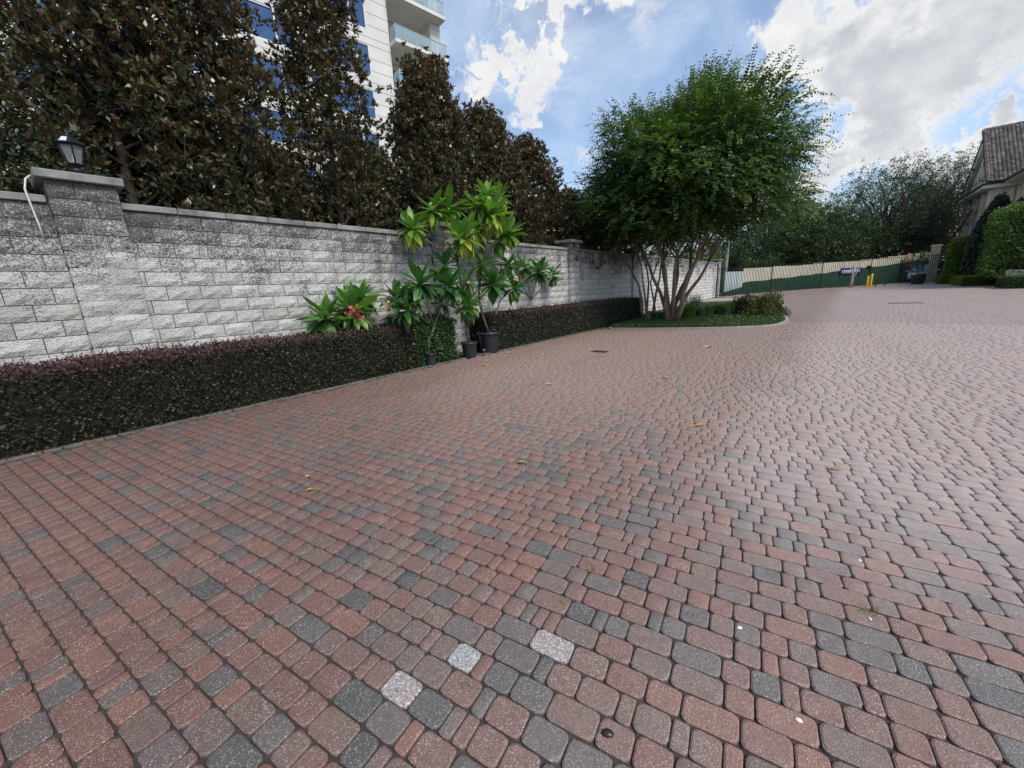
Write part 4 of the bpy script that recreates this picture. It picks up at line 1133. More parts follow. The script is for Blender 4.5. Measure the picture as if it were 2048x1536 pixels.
# gate track and sill
mb = MB()
for i in range(len(fpts)-1):
    a = np.array(fpts[i]); b = np.array(fpts[i+1]); u = unit(b-a); nn = np.array([u[1], -u[0]])
    za, zb = float(gz(a[1])), float(gz(b[1]))
    q = [(*(a+nn*.35), za+.012), (*(b+nn*.35), zb+.012), (*(b+nn*.1), zb+.012), (*(a+nn*.1), za+.012)]
    mb.add(q, [(0, 1, 2, 3)])
o = part('fence_sill', mb.mesh('fence_sill', plain('sill_pale', (.66, .64, .60), .8))); o['kind'] = 'structure'
# hoarding behind: cream boards, green cloth in front with sloping upper edge
off = np.array([-.75, 1.4])
hp = [np.array(p_)+off for p_ in [(-5.6, 37.4), (-1.26, 44.3), (2.0, 47.4), (8.2, 57.4)]]
rt = thing('construction_hoarding', 'cream board hoarding with green cloth behind the iron fence', 'hoarding', (hp[0][0], hp[0][1], float(gz(hp[0][1]))))
o0 = np.array([hp[0][0], hp[0][1], float(gz(hp[0][1]))])
greens = [(.95, 1.25), (1.25, 1.55), (1.55, 2.05)]
for i in range(3):
    a, b = hp[i], hp[i+1]; L = np.linalg.norm(b-a); u = (b-a)/L; nn = np.array([u[1], -u[0]]); nb = max(2, int(L/1.2))
    for k in range(nb):
        p0 = a+u*L*k/nb; p1 = a+u*(L*(k+1)/nb-.02); z0, z1 = float(gz(p0[1])), float(gz(p1[1])); hh = 2.10+.12*min(i, 1)+(.02 if i < 2 else .02+.55*(k+.5)/nb)+random.uniform(-.02, .02)
        mb = MB(); vs = [(*p0, z0), (*p1, z1), (*p1, z1+hh), (*p0, z0+hh)]; bk = [(x-nn[0]*.03, y-nn[1]*.03, z) for x, y, z in vs]
        mb.add(vs+bk, [(0, 1, 2, 3), (7, 6, 5, 4), (3, 2, 6, 7), (0, 3, 7, 4), (1, 5, 6, 2)])
        part('board', mb.mesh('board', m_cream, off=o0), rt)
    mb = MB(); ns = 24
    for k in range(ns+1):
        s_ = k/ns; p_ = a+(b-a)*s_; z0 = float(gz(p_[1])); gt = greens[i][0]+(greens[i][1]-greens[i][0])*s_+.03*math.sin(s_*17)
        w_ = .05+.02*math.sin(s_*40+i); q = p_+nn*w_
        mb.v += [(float(q[0]), float(q[1]), z0+.02), (float(q[0]), float(q[1]), z0+gt)]
    for k in range(ns): mb.f.append([2*k, 2*k+2, 2*k+3, 2*k+1]); mb.m.append(0); mb.t.append(.5)
    part('green_cloth', mb.mesh('green_cloth', m_green, True, off=o0), rt)
# pale panels left of it
a = np.array([-7.3, 36.6]); b = hp[0]
pz = float(gz(a[1]))
rt = thing('pale_panel_screen', 'pale blue-grey panels low behind the fence beside the far pillar', 'screen', (*a, pz))
for k in range(3):
    p0 = a+(b-a)*k/3; p1 = a+(b-a)*((k+1)/3-.01); mb = MB(); vs = [(*(p0-a), .1), (*(p1-a), .1), (*(p1-a), 1.9), (*(p0-a), 1.9)]
    mb.add(vs+[(x, y+.03, z) for x, y, z in vs], [(0, 1, 2, 3), (7, 6, 5, 4), (3, 2, 6, 7)]); part('panel', mb.mesh('panel', m_cyan), rt)
mb = MB(); c0 = np.array([*(a-a)])
mb.add([(.0, -.06, 0), (b[0]-a[0], b[1]-a[1]-.06, 0.), (b[0]-a[0], b[1]-a[1]-.06, .62), (.0, -.06, .28)], [(0, 1, 2, 3)]); part('green_cloth', mb.mesh('green_cloth', m_green), rt)
# banner
pa = aty(1681, 541, 45.6); pb = aty(1723, 536, 48.9)
m_blue = plain('banner_blue', (.012, .03, .20), .5, var=.15); m_white = plain('banner_white', (.80, .83, .88), .5, var=.03)
# positions along hoarding segment 1-2 / 2-3, 25 cm in front of the boards
def on_hoard(px, py, seg=(1, 2), out=.16):
    A, B = hp[seg[0]], hp[seg[1]]; u = unit(B-A); nn = np.array([u[1], -u[0]]); A = A+nn*out
    d = ray(px, py); nrm = np.array([nn[0], nn[1], 0.]); t_ = np.dot(np.array([A[0], A[1], 0])-ORG, nrm)/np.dot(d, nrm); return ORG+d*t_
c1, c2 = on_hoard(1680, 548), on_hoard(1724, 543)
t1 = on_hoard(1680, 536.5)
ub = unit(np.array([c2[0]-c1[0], c2[1]-c1[1], 0.])); Lb = float(np.linalg.norm((c2-c1)[:2])); hb = float(t1[2]-c1[2])
rt = thing('banner', 'blue banner with white script lettering hung on the hoarding', 'banner', c1)
mb = MB(); nb_ = np.array([ub[1], -ub[0], 0.]); e = np.array([0, 0, hb])
mb.add([(0, 0, 0), ub*Lb, ub*Lb+e, e, nb_*-.02, ub*Lb-nb_*.02, ub*Lb+e-nb_*.02, e-nb_*.02], [(0, 1, 2, 3), (7, 6, 5, 4), (3, 2, 6, 7), (0, 3, 7, 4), (1, 5, 6, 2)])
part('cloth', mb.mesh('cloth', m_blue), rt)
fc = bpy.data.curves.new('lettering', 'FONT'); fc.body = 'medistry!'; fc.size = hb*.82; fc.shear = .35; fc.extrude = .004; fc.offset = .012
fo = bpy.data.objects.new('lettering_src', fc); col.objects.link(fo)
bpy.context.view_layer.update()
dg = bpy.context.evaluated_depsgraph_get(); tm = bpy.data.meshes.new_from_object(fo.evaluated_get(dg)); bpy.data.objects.remove(fo)
tw = max(v.co.x for v in tm.vertices); sc = Lb*.86/tw
Mx = Matrix(((ub[0]*sc, 0, nb_[0], ub[0]*Lb*.06+nb_[0]*.012), (ub[1]*sc, 0, nb_[1], ub[1]*Lb*.06+nb_[1]*.012), (0, 1, 0, hb*.27), (0, 0, 0, 1)))
tm.transform(Mx); tm.materials.clear(); tm.materials.append(m_white); tm.name = 'lettering'
part('lettering', tm, rt)
mb = MB(); mb.obox(ub*Lb*.34+nb_*.012+np.array([0, 0, hb*.13]), ub*Lb*.28, nb_*.004, (0, 0, hb*.035)); part('stripe', mb.mesh('stripe', m_white), rt)
# pale leaning trunk at the fence
c = G(1701, 575)
mb = MB(); mb.tube([(0, 0, 0), (.03, .02, .6), (.02, .05, 1.2), (.10, .1, 1.9)], [.13, .11, .09, .07], 8); mb.tube([(.03, .02, .7), (.22, .05, 1.2), (.28, .1, 1.7)], [.07, .06, .05], 7)
single('bare_trunk', mb.mesh('bare_trunk', plain('pale_bark', (.30, .28, .25), .9, var=.3, scale=6, bmp=.4), True), 'pale forked trunk leaning in front of the blue banner', 'tree', loc=(c[0], c[1], c[2]-.03))
# bollards and keypad post
m_yel = plain('bollard_yellow', (.75, .45, .02), .5, var=.12, scale=4)
for px, h, lb in ((1733.5, .92, 'shorter yellow bollard, left of the pair by the gate'), (1740.5, 1.10, 'taller yellow bollard, right of the pair by the gate')):
    c = G(px, 574.5); rt = thing('bollard', lb, 'bollard', c, 'yellow bollards')
    mb = MB(); mb.lathe([(.075, 0), (.075, h-.05), (.05, h-.01), (0, h)], 14); part('post', mb.mesh('post', m_yel, True), rt)
    mb = MB(); mb.lathe([(.14, 0), (.14, .04), (.10, .045)], 14); part('base_plate', mb.mesh('base_plate', m_yel), rt)
c = G(1736, 572); rt = thing('keypad_post', 'black keypad on a curved post behind the yellow bollards', 'keypad', c)
mb = MB(); mb.tube([(0, 0, 0), (0, 0, 1.1), (-.05, -.05, 1.35), (-.15, -.12, 1.5)], .035, 6); part('post', mb.mesh('post', m_iron), rt)
mb = MB(); mb.box((-.30, -.28, 1.42), (-.05, -.08, 1.75), bev=.02); part('keypad_box', mb.mesh('keypad_box', m_iron), rt)
mb = MB()
c = G(1751, 574)
for dx in (0., .55): mb.tube([(dx, 0, 0), (dx, 0, .42)], .035, 6)
mb.tube([(0, 0, .38), (.55, 0, .38)], .02, 6)
single('wheel_stop', mb.mesh('wheel_stop', m_iron), 'low black gate stop right of the yellow bollards', 'gate stop', loc=c)
# utility pole and vines at far pillar
c = aty(1449, 560, 37.4)
mb = MB(); mb.tube([(0, 0, 0), (.02, 0, 3.0), (.05, 0, 7.5)], [.17, .15, .12], 10)
single('utility_pole', mb.mesh('utility_pole', plain('weathered_pole', (.24, .23, .21), .9, var=.25, scale=3)), 'grey utility pole right behind the far pillar', 'utility pole', loc=(c[0], c[1], float(gz(37.4))))
# beige gate pillar at the right end
c = G(1862, 566); c = np.array([6.75, 51.2, float(gz(51.2))])
c = aty(1860, 560, 51.2); c[2] = float(gz(51.2))
rt = thing('gate_pillar', 'beige stone gate pillar between the car and the column hedge', 'pillar', c)
m_beige = plain('beige_stone', (.46, .41, .31), .85, var=.2, scale=3, bmp=.3)
for k in range(8):
    mb = MB(); mb.box((-.27, -.25, k*.38+.004), (.27, .25, k*.38+.372), bev=.012); part('stone', mb.mesh('stone', m_beige), rt)
mb = MB(); mb.box((-.34, -.32, 3.045), (.34, .32, 3.18), bev=.02); part('cap_stone', mb.mesh('cap_stone', m_beige), rt)
# ------------------------------------------------------------------ parked car
c = aty(1841, 566, 52.2)
cz = float(gz(52.2)); rt = thing('parked_car', 'silver-blue car parked behind the iron fence, seen from the front', 'car', (c[0], c[1], cz))
m_paint = plain('car_paint', (.34, .38, .43), .3, .55, var=.04); m_wind, t, p, o_ = new_mat('car_glass'); p.inputs['Base Color'].default_value = (.06, .12, .20, 1); p.inputs['Roughness'].default_value = .06; p.inputs['Specular IOR Level'].default_value = .9
m_tyre = plain('tyre', (.015, .015, .015), .9); m_chrome = plain('chrome', (.65, .66, .68), .2, .9, var=.05)
m_lampg = plain('headlamp', (.75, .78, .8), .15)
# profile in (forward -Y, z); car faces the camera
prof = [(0, .35), (-.02, .62), (.08, .86), (1.05, 1.02), (1.9, 1.56), (3.4, 1.60), (4.3, 1.12), (4.62, .98), (4.66, .42), (4.4, .30), (.2, .28)]
def car_body(wd, prof, tuck):
    V = []; n_ = len(prof)
    for sx in (-1, -.86, .86, 1):
        for (y, z) in prof:
            k = wd if abs(sx) < 1 else wd
            xx = sx*wd*(1-(tuck*max(0, z-.95)))
            V.append((xx, y+(.06 if abs(sx) == 1 and y < 1 else 0), z-(.03 if abs(sx) == 1 and z > .8 else 0)))
    F = []
    for r_ in range(3):
        for i in range(n_):
            j = (i+1) % n_; F.append((r_*n_+i, r_*n_+j, (r_+1)*n_+j, (r_+1)*n_+i))
    F.append(tuple(range(n_))[::-1]); F.append(tuple(range(3*n_, 4*n_)))
    return V, F
mb = MB(); V, F = car_body(.93, prof, .28); mb.add(V, F); part('body', mb.mesh('body', m_paint), rt)
mb = MB(); mb.add([(-.74, 1.05, 1.055), (.74, 1.05, 1.055), (.62, 1.86, 1.545), (-.62, 1.86, 1.545)], [(0, 1, 2, 3)]); mb.add([(-.74, 1.03, 1.065), (.74, 1.03, 1.065), (.62, 1.84, 1.56), (-.62, 1.84, 1.56)], [(0, 1, 2, 3)]); part('windscreen', mb.mesh('windscreen', m_wind), rt)
for sg in (-1, 1):
    mb = MB(); mb.add([(sg*.935, 1.2, 1.04), (sg*.935, 4.1, 1.08), (sg*.80, 3.3, 1.52), (sg*.80, 1.95, 1.50)], [(0, 1, 2, 3) if sg > 0 else (3, 2, 1, 0)]); part('side_window', mb.mesh('side_window', m_wind), rt)
    mb = MB(); mb.box((sg*.55-.2, -.05, .66), (sg*.55+.2, .05, .82), bev=.02); part('headlight', mb.mesh('headlight', m_lampg), rt)
    mb = MB(); mb.box((sg*1.03-.1, 1.15, 1.0), (sg*1.03+.1, 1.28, 1.14), bev=.02); part('mirror', mb.mesh('mirror', m_paint), rt)
    for yy in (.85, 3.75):
        w_ = MB(); w_.tube([(sg*.96, yy, .33), (sg*.74, yy, .33)], .33, 18); wh = part('wheel', w_.mesh('wheel', m_tyre), rt)
        w_ = MB(); w_.tube([(sg*.97, yy, .33), (sg*.965, yy, .33)], .2, 14); part('rim', w_.mesh('rim', m_chrome), wh)
mb = MB(); mb.box((-.34, -.06, .62), (.34, .02, .80), bev=.01); part('grille', mb.mesh('grille', m_tyre), rt)
mb = MB(); mb.box((-.86, -.10, .38), (.86, .03, .55), bev=.03); part('bumper', mb.mesh('bumper', m_chrome), rt)
mb = MB(); mb.box((-.22, -.12, .42), (.22, -.10, .53)); part('number_plate', mb.mesh('number_plate', m_white), rt)
rt.rotation_euler = (0, 0, math.radians(-4))
# big black pot by the gate
c = G(1834, 570); c = aty(1834, 568, 48.3); cz = float(gz(48.3)); rt = thing('planter', 'wide black planter pot in front of the parked car', 'pot', (c[0], c[1], cz))
pot(rt, (0, 0, 0), .45, .78, True)
# plumerias by the car (far, yellow-green)
for px, py, lb, fl_ in ((1808, 531, 'far yellow-green plumeria above the hoarding, left of the parked car', True), (1845, 524, 'far green plumeria above the parked car', False)):
    c = aty(px, py, 54.2); rt = thing('far_plumeria', lb, 'plant', (c[0], c[1], float(gz(54))), 'plumerias behind the gate')
    bz = float(gz(52)); n = 900; T = np.array([0, 0, c[2]-bz])+rng.normal(size=(16, 3))*np.array([.75, .35, .32]); O = unit(rng.normal(size=T.shape)+np.array([0, 0, .5]))
    V = tip_leaves(T, O, 16, .36, .3, spread=.8)
    part('crown', quads_mesh('crown', V, rng.random(len(V)), m_ltgreen), rt)
    mb = MB()
    for k in range(8): mb.tube([(0, 0, 0), T[k]*np.array([.3, .3, .5]), T[k]], [.07, .05, .03], 5)
    part('stem', mb.mesh('stem', m_pstem), rt)
    if fl_: flowers(rt, np.array([.3, -.3, c[2]-bz+.45]), 22, m_peach, .45, .14)

# ------------------------------------------------------------------ trees beyond the fence
FG = 'trees beyond the iron fence'
def far_tree(label, px_base, y, top_px, zlow, Rr, nl, leafL, mat, tips, k=8, tr=.3, lean=(0, 0), asp=.5, tipj=.8, bark=m_bark, lift=.55, fork=.34):
    b = aty(px_base, 560, y); tz = aty(*top_px, y)[2]; zb = float(gz(y))
    return crown_tree('far_tree', label, (b[0], y, zb), tz-zb, dome_prof(Rr), nl, zlow, leafL, asp, k, tips, mat, bark, tr, FG, lift=lift, tipjit=tipj, trunk_lean=lean, fork=fork)
far_tree('dense dark green spreading tree behind the block wall, right of the crape myrtle', 1575, 55, (1575, 422), 2.6, 5.2, 100, .20, m_dkgreen, 46, 12, .25)
far_tree('rounded green tree filling the gap between dense tree and live oak', 1668, 60, (1660, 445), 2.5, 4.8, 70, .20, m_dkgreen, 36, 11, .25)
far_tree('spreading live oak with dark forked trunk and open airy crown', 1768, 64, (1755, 342), 4.4, 5.6, 50, .17, m_oak, 56, 13, .55, lean=(-1.0, 0), tipj=1.2, lift=.8)
far_tree('live oak with rusty brown tips left of the house', 1828, 72, (1826, 374), 3.2, 2.6, 60, .19, m_oakbrown, 40, 14, .35, tipj=.9)
far_tree('tall dark live oak rising behind the house gable', 1925, 90, (1925, 310), 5.0, 8.0, 60, .19, m_oak, 50, 15, .4, tipj=1.2)
far_tree('distant dark tree low beside the utility pole', 1455, 58, (1450, 486), 1.5, 3.4, 40, .2, m_dkgreen, 30, 10, .2)
far_tree('distant tree seen between the crape myrtle trunks', 1400, 66, (1398, 492), 1.5, 4.2, 36, .3, m_ltgreen, 22, 7, .2)
def px_shrub(label, px, py_top, y, rx, mat, n=6500, L=.17, name='far_shrub'):
    c = aty(px, 560, y); tz = aty(px, py_top, y)[2]; zb = float(gz(y))
    dome_shrub(name, label, 'shrub', (c[0], y, zb), (rx, rx*.7, tz-zb), n, L, mat, m_twigg, 'shrubs behind the hoarding')
px_shrub('bright yellow-green shrub above the hoarding, left of the blue banner', 1668, 508, 57, 2.8, m_ltgreen)
px_shrub('mid green shrub behind the first fence bays', 1590, 512, 53, 3.0, m_dkgreen)
px_shrub('green shrub at the right end of the block wall', 1520, 515, 49.0, 2.5, m_dkgreen)
px_shrub('grey-green shrub above the blue banner', 1715, 516, 60, 2.8, m_oak)
px_shrub('low dark shrub right of the banner, below the live oak', 1765, 522, 63, 2.8, m_oak)
px_shrub('pale green shrub behind the wall left of the utility pole', 1425, 512, 44, 1.6, m_ltgreen, 3000)
px_shrub('dark shrub mass behind the wall between the crape myrtle trunks', 1350, 505, 38, 3.2, m_oakbrown, 6000)
px_shrub('dark undergrowth behind the parked car', 1880, 500, 66, 5.0, m_oakbrown, 6000)
# a distant mass closing the horizon
P = np.stack([rng.uniform(-140, 190, 60000), 120+rng.normal(0, 6, 60000), 0*rng.random(60000)], 1)
hh = 6.5+2.2*np.sin(P[:, 0]*.11)+1.5*np.sin(P[:, 0]*.29+1)+1.0*np.sin(P[:, 0]*.7)
P[:, 2] = .6+hh*rng.random(60000)**.7
V = leaves(P, unit(rng.normal(size=P.shape)), rng.uniform(.5, 1.1, len(P)), .55)
single('distant_woods', quads_mesh('distant_woods', V, rng.random(len(V))*.7, m_oak), 'far tree line closing the horizon', 'woods', kind='stuff')

# ------------------------------------------------------------------ topiaries and low hedges on the right
def rounded_topiary(name, label, cat, lo, hi, n, L, mat, core, trunk_to=None, group=None, e=5., tap=0., asp=.55, jit=.05):
    """superellipsoid clipped shrub on a trunk"""
    lo = np.array(lo, float); hi = np.array(hi, float); c = (lo+hi)/2; s = (hi-lo)/2
    zb = float(gz(c[1])); base = np.array([c[0], c[1], zb]); r = thing(name, label, cat, base, group)
    d = unit(rng.normal(size=(n, 3))); k = (np.abs(d)**e).sum(1)**(-1/e)
    u = d*k[:, None]*(rng.normal(1.0, jit, n).clip(.8, 1.12))[:, None]
    wob = 1+.03*np.sin(u[:, 0]*7+u[:, 2]*5)+.03*np.sin(u[:, 1]*8-u[:, 2]*9)
    tp = 1-tap*np.clip((u[:, 2]+1)/2, 0, 1)**1.3
    P = c+u*s*wob[:, None]*np.stack([tp, tp, np.ones(n)], 1)
    D = unit(d+rng.normal(size=(n, 3))*.75+np.array([0, 0, .1])); Ls = L*rng.uniform(.7, 1.3, n)
    V = leaves(P, D, Ls, Ls*asp, unit(d+rng.normal(size=(n, 3))*.6))
    part('foliage', quads_mesh('foliage', V, np.clip(rng.normal(.45, .22, n), 0, 1), mat, off=base), r)
    mb = MB(); nu, nv = 20, 12; vs = []
    for j in range(nv+1):
        ph_ = -math.pi/2+math.pi*j/nv
        for i in range(nu):
            th = 2*math.pi*i/nu; dd = np.array([math.cos(ph_)*math.cos(th), math.cos(ph_)*math.sin(th), math.sin(ph_)]); kk = (np.abs(dd)**e).sum()**(-1/e)
            uu = dd*kk*.93; tq = 1-tap*np.clip((uu[2]+1)/2, 0, 1)**1.3; vs.append(c+uu*s*np.array([tq, tq, 1]))
    mb.add(vs, [(j*nu+i, j*nu+(i+1) % nu, (j+1)*nu+(i+1) % nu, (j+1)*nu+i) for j in range(nv) for i in range(nu)])
    part('inner_twigs', mb.mesh('inner_twigs', core, off=base), r)
    if lo[2] > zb+.3:
        for q in (trunk_to or [(0, 0)]):
            mb = MB(); mb.tube([(q[0], q[1], -.05), (q[0]*.8, q[1]*.8, lo[2]-zb+.3)], [.09, .07], 8); part('trunk', mb.mesh('trunk', m_bark), r)
    return r
# big clipped block, nearest; holly; narrow column
xl = aty(1966, 480, 40)[0]
rounded_topiary('topiary', 'large clipped bright green square topiary at the right edge', 'topiary', (7.3, 38.6, 1.15), (11.2, 41.3, 5.0), 38000, .13, m_topi, m_twigg, [(0, -1.2), (.9, -1.4)], e=11)
rounded_topiary('holly', 'dark glossy pyramid-shaped holly between column hedge and square topiary', 'holly', (6.85, 43.3, 1.25), (9.3, 45.8, 6.1), 16000, .17, m_holly, m_twigg, [(-.2, -.3), (.2, -.2), (.5, 0)], e=2.6, tap=.66, asp=.5)
rounded_topiary('column_hedge', 'narrow round-topped column hedge next to the beige gate pillar', 'topiary', (6.5, 46.6, .45), (7.8, 48.0, 3.75), 14000, .13, m_topi, m_twigg, e=3.5)
rounded_topiary('column_hedge', 'dark shrub mass filling in behind the holly', 'topiary', (8.2, 48.5, .45), (10.4, 51.4, 4.4), 9000, .16, m_holly, m_twigg, e=3.)
g0 = float(gz(42))
box_hedge('low_hedge', 'bright green low clipped boxwood hedge in front of the holly', 'hedge', (6.55, 41.4, g0), (9.3, 45.0, g0+.62), 17000, .07, m_box, m_twigg, 'low clipped hedges', faces='xyZ', jitter=.03, core_in=.05)
box_hedge('low_hedge', 'low boxwood hedge running to the beige gate pillar', 'hedge', (6.2, 46.6, gz(47)), (8.0, 48.2, gz(47)+.70), 7000, .07, m_box, m_twigg, 'low clipped hedges', faces='xyZ', jitter=.03, core_in=.05)
box_hedge('low_hedge', 'taller second tier of low hedge under the column hedge', 'hedge', (6.6, 48.3, gz(49)), (9.2, 50.0, gz(49)+1.05), 7000, .08, m_topi, m_twigg, 'low clipped hedges', faces='xyZ', jitter=.04, core_in=.05)
box_hedge('low_hedge', 'dark round-cornered low hedge under the square topiary at the frame edge', 'hedge', (7.55, 35.9, gz(36)), (11.0, 38.4, gz(36)+.66), 14000, .07, m_dkgreen, m_twigg, 'low clipped hedges', faces='xyZ', jitter=.04, core_in=.05)
mb = MB(); mb.box((7.9, 38.6, gz(39)), (14, 38.9, gz(39)+1.0))
single('retaining_wall', mb.mesh('retaining_wall', m_beige), 'low beige garden wall under the square topiary', 'wall')

# ------------------------------------------------------------------ house
m_stucco = plain('stucco_cream', (.68, .60, .46), .85, var=.08, scale=1.2, bmp=.15, bscale=25)
m_trimh = plain('stucco_trim', (.72, .66, .55), .8, var=.06, scale=1.2)
m_fascia = plain('fascia_white', (.66, .63, .58), .6, var=.05)
m_gutter = plain('gutter_dark', (.045, .03, .028), .5)
def mat_tile():
    m, t, p, o = new_mat('roof_tile')
    f = t.math('ADD', t.new('ShaderNodeObjectInfo').outputs['Random'], attr(t)); f = t.math('FRACT', f)
    n = t.noise(geo(t), 4, 5, .65)
    c = t.ramp(t.math('ADD', t.math('MULTIPLY', f, .5), t.math('MULTIPLY', n, .5)), [(.2, (.070, .060, .055)), (.5, (.150, .128, .115)), (.8, (.27, .235, .21))])
    t.put(p.inputs['Base Color'], c); p.inputs['Roughness'].default_value = .85; return m
m_tile = mat_tile()
hx = 10.0; zg = .6
yN, yF = 58.6, 69.0                 # near and far wall of the gable end
zE = 9.0; yR = (yN+yF)/2+1.4; zR = 14.7
rt = thing('house', 'cream stucco house with tiled gable roof at the right edge', 'house', (hx, yN, zg))
ho = np.array([hx, yN, zg])
def hpart(name, mb, mat, **k): return part(name, mb.mesh(name, mat, off=ho), rt, **k)
mb = MB(); yRm = (yN+yF)/2
mb.add([(hx, yN, zg), (hx, yF, zg), (hx, yF, zE), (hx, yRm, zR-.5), (hx, yN, zE)], [(4, 3, 2, 1, 0)])
mb.add([(hx, yN, zg), (hx+14, yN, zg), (hx+14, yN, zE), (hx, yN, zE)], [(0, 1, 2, 3)])
mb.add([(hx, yF, zg), (hx+14, yF, zg), (hx+14, yF, zE), (hx, yF, zE)], [(3, 2, 1, 0)])
hpart('wall', mb, m_stucco)
# pilasters on gable end and on the near front
for k in range(5):
    yy = yN+.25+(yF-yN-.5)*k/4; mb = MB(); mb.box((hx-.16, yy-.28, zg), (hx-.002, yy+.28, zE-.5), bev=.02); hpart('pilaster', mb, m_trimh)
for k in range(2):
    mb = MB(); mb.box((hx+.25+k*.75, yN-.14, zg), (hx+.6+k*.75, yN-.002, zE-.5), bev=.02); hpart('pilaster', mb, m_trimh)
# horizontal eave band / pediment base
mb = MB(); mb.box((hx-.75, yN-.75, zE-.42), (hx+.02, yF+.75, zE-.12), bev=.03); hpart('cornice', mb, m_fascia)
mb = MB(); mb.box((hx-.86, yN-.86, zE-.12), (hx+.02, yF+.86, zE+.02), bev=.03); hpart('gutter', mb, m_gutter)
mb = MB(); mb.box((hx+.021, yN-.86, zE-.12), (hx+14, yN+.02, zE+.02), bev=.02); hpart('gutter', mb, m_gutter)
mb = MB(); mb.box((hx+.021, yN-.75, zE-.42), (hx+14, yN-.01, zE-.121)); hpart('soffit', mb, m_fascia)
# rake boards
for sg, ye in ((-1, yN-.8), (1, yF+.8)):
    mb = MB(); a = np.array([hx-.35, ye, zE+.03]); b = np.array([hx-.35, yRm, zR]); d = unit(b-a); nn = unit(np.cross(d, (1, 0, 0)))
    if nn[2] > 0: nn = -nn
    mb.add([a, b, b+nn*.55, a+nn*.55, a+np.array([.3, 0, 0]), b+np.array([.3, 0, 0]), b+nn*.55+np.array([.3, 0, 0]), a+nn*.55+np.array([.3, 0, 0])], [(0, 1, 2, 3), (7, 6, 5, 4), (0, 4, 5, 1), (3, 2, 6, 7)]); hpart('rake_board', mb, m_fascia)
# round vent in the gable
mb = MB(); cv = (hx-.05, yRm-.6, (zE+zR)/2+.1)
for k in range(24):
    a0, a1 = k*math.pi/12, (k+1)*math.pi/12
    for (r0, r1, x0, x1) in ((.52, .72, -.10, -.10),):
        mb.add([(cv[0]+x0, cv[1]+r0*math.cos(a0), cv[2]+r0*math.sin(a0)*1.25), (cv[0]+x0, cv[1]+r0*math.cos(a1), cv[2]+r0*math.sin(a1)*1.25), (cv[0]+x1, cv[1]+r1*math.cos(a1), cv[2]+r1*math.sin(a1)*1.25), (cv[0]+x1, cv[1]+r1*math.cos(a0), cv[2]+r1*math.sin(a0)*1.25)], [(0, 1, 2, 3)])
        mb.add([(cv[0]+x1, cv[1]+r1*math.cos(a0), cv[2]+r1*math.sin(a0)*1.25), (cv[0]+x1, cv[1]+r1*math.cos(a1), cv[2]+r1*math.sin(a1)*1.25), (hx, cv[1]+r1*math.cos(a1), cv[2]+r1*math.sin(a1)*1.25), (hx, cv[1]+r1*math.cos(a0), cv[2]+r1*math.sin(a0)*1.25)], [(0, 1, 2, 3)])
vent = hpart('gable_vent', mb, m_trimh)
mb = MB(); mb.add([(cv[0]-.03, cv[1]+.53*math.cos(k*math.pi/10), cv[2]+.66*math.sin(k*math.pi/10)) for k in range(20)], [tuple(range(20))])
lv = part('louvre', mb.mesh('louvre', m_gutter, off=ho), vent)
# barrel tiles, each its own piece
def tile_unit(wd, L):
    V = []; F = []; n_ = 6
    for s_, zz, rr in ((0, .055, wd*.56), (1, 0., wd*.46)):
        for k in range(n_+1):
            a = math.pi*k/n_; V.append((math.cos(a)*rr, s_*L, math.sin(a)*rr*.62+zz))
    for k in range(n_): F.append((k, k+1, n_+1+k+1, n_+1+k))
    F.append(tuple(range(n_, -1, -1)))
    me = bpy.data.meshes.new('roof_tile'); me.from_pydata(V, [], F); me.materials.append(m_tile); me.polygons.foreach_set('use_smooth', [True]*len(F)); me.update(); return me
def roof_plane(parent, P0, along, up, nu, nv, tw, tl, off):
    """P0 eave corner; along, up unit vectors; nu tiles along, nv courses up"""
    P0 = np.array(P0, float); along = unit(np.array(along, float)); up = unit(np.array(up, float)); nrm = unit(np.cross(along, up))
    mb = MB(); A = P0; B = P0+along*nu*tw; C_ = B+up*nv*tl; D_ = P0+up*nv*tl
    lowr = nrm*.10
    mb.add([A, B, C_, D_, A-lowr, B-lowr, C_-lowr, D_-lowr], [(0, 1, 2, 3), (7, 6, 5, 4), (0, 4, 5, 1), (1, 5, 6, 2), (2, 6, 7, 3), (3, 7, 4, 0)])
    deck = part('roof', mb.mesh('roof', m_gutter, off=off), parent)
    me = tile_unit(tw, tl*1.18); stuff = MB(); uv_ = [np.array(v.co) for v in me.vertices]; uf = [tuple(p_.vertices) for p_ in me.polygons]; RM = np.stack([along, up, nrm], 1)
    Mr = Matrix((tuple(along), tuple(up), tuple(nrm))).transposed(); eu = Mr.to_euler()
    for j in range(nv):
        for i in range(nu):
            p_ = P0+along*(i+.5)*tw+up*j*tl+nrm*.01-off
            if i < 12: part('roof_tile', me, deck, loc=p_, rot=eu)
            else: stuff.add([RM @ v+p_ for v in uv_], uf, 0, random.random())
    if nu > 12: part('roof_tiles', stuff.mesh('roof_tiles', m_tile, True), deck, kind='stuff')
    return deck
slopeN = np.array([0, (yRm-(yN-.85)), (zR-zE-.05)]); Ls_ = np.linalg.norm(slopeN); tl = .36; nv = min(25, int(Ls_/tl))
roof_plane(rt, (hx-.45, yN-.9, zE+.08), (1, 0, 0), slopeN, 30, nv, .26, Ls_/nv, ho)
# far slope, plain deck with its tile relief joined
mb = MB(); A = np.array([hx-.45, yF+.9, zE+.08]); up_ = np.array([0, yRm-(yF+.85), zR-zE-.05])
mb.add([A, A+np.array([8, 0, 0]), A+np.array([8, 0, 0])+up_, A+up_], [(0, 1, 2, 3)]); hpart('far_roof', mb, m_tile)
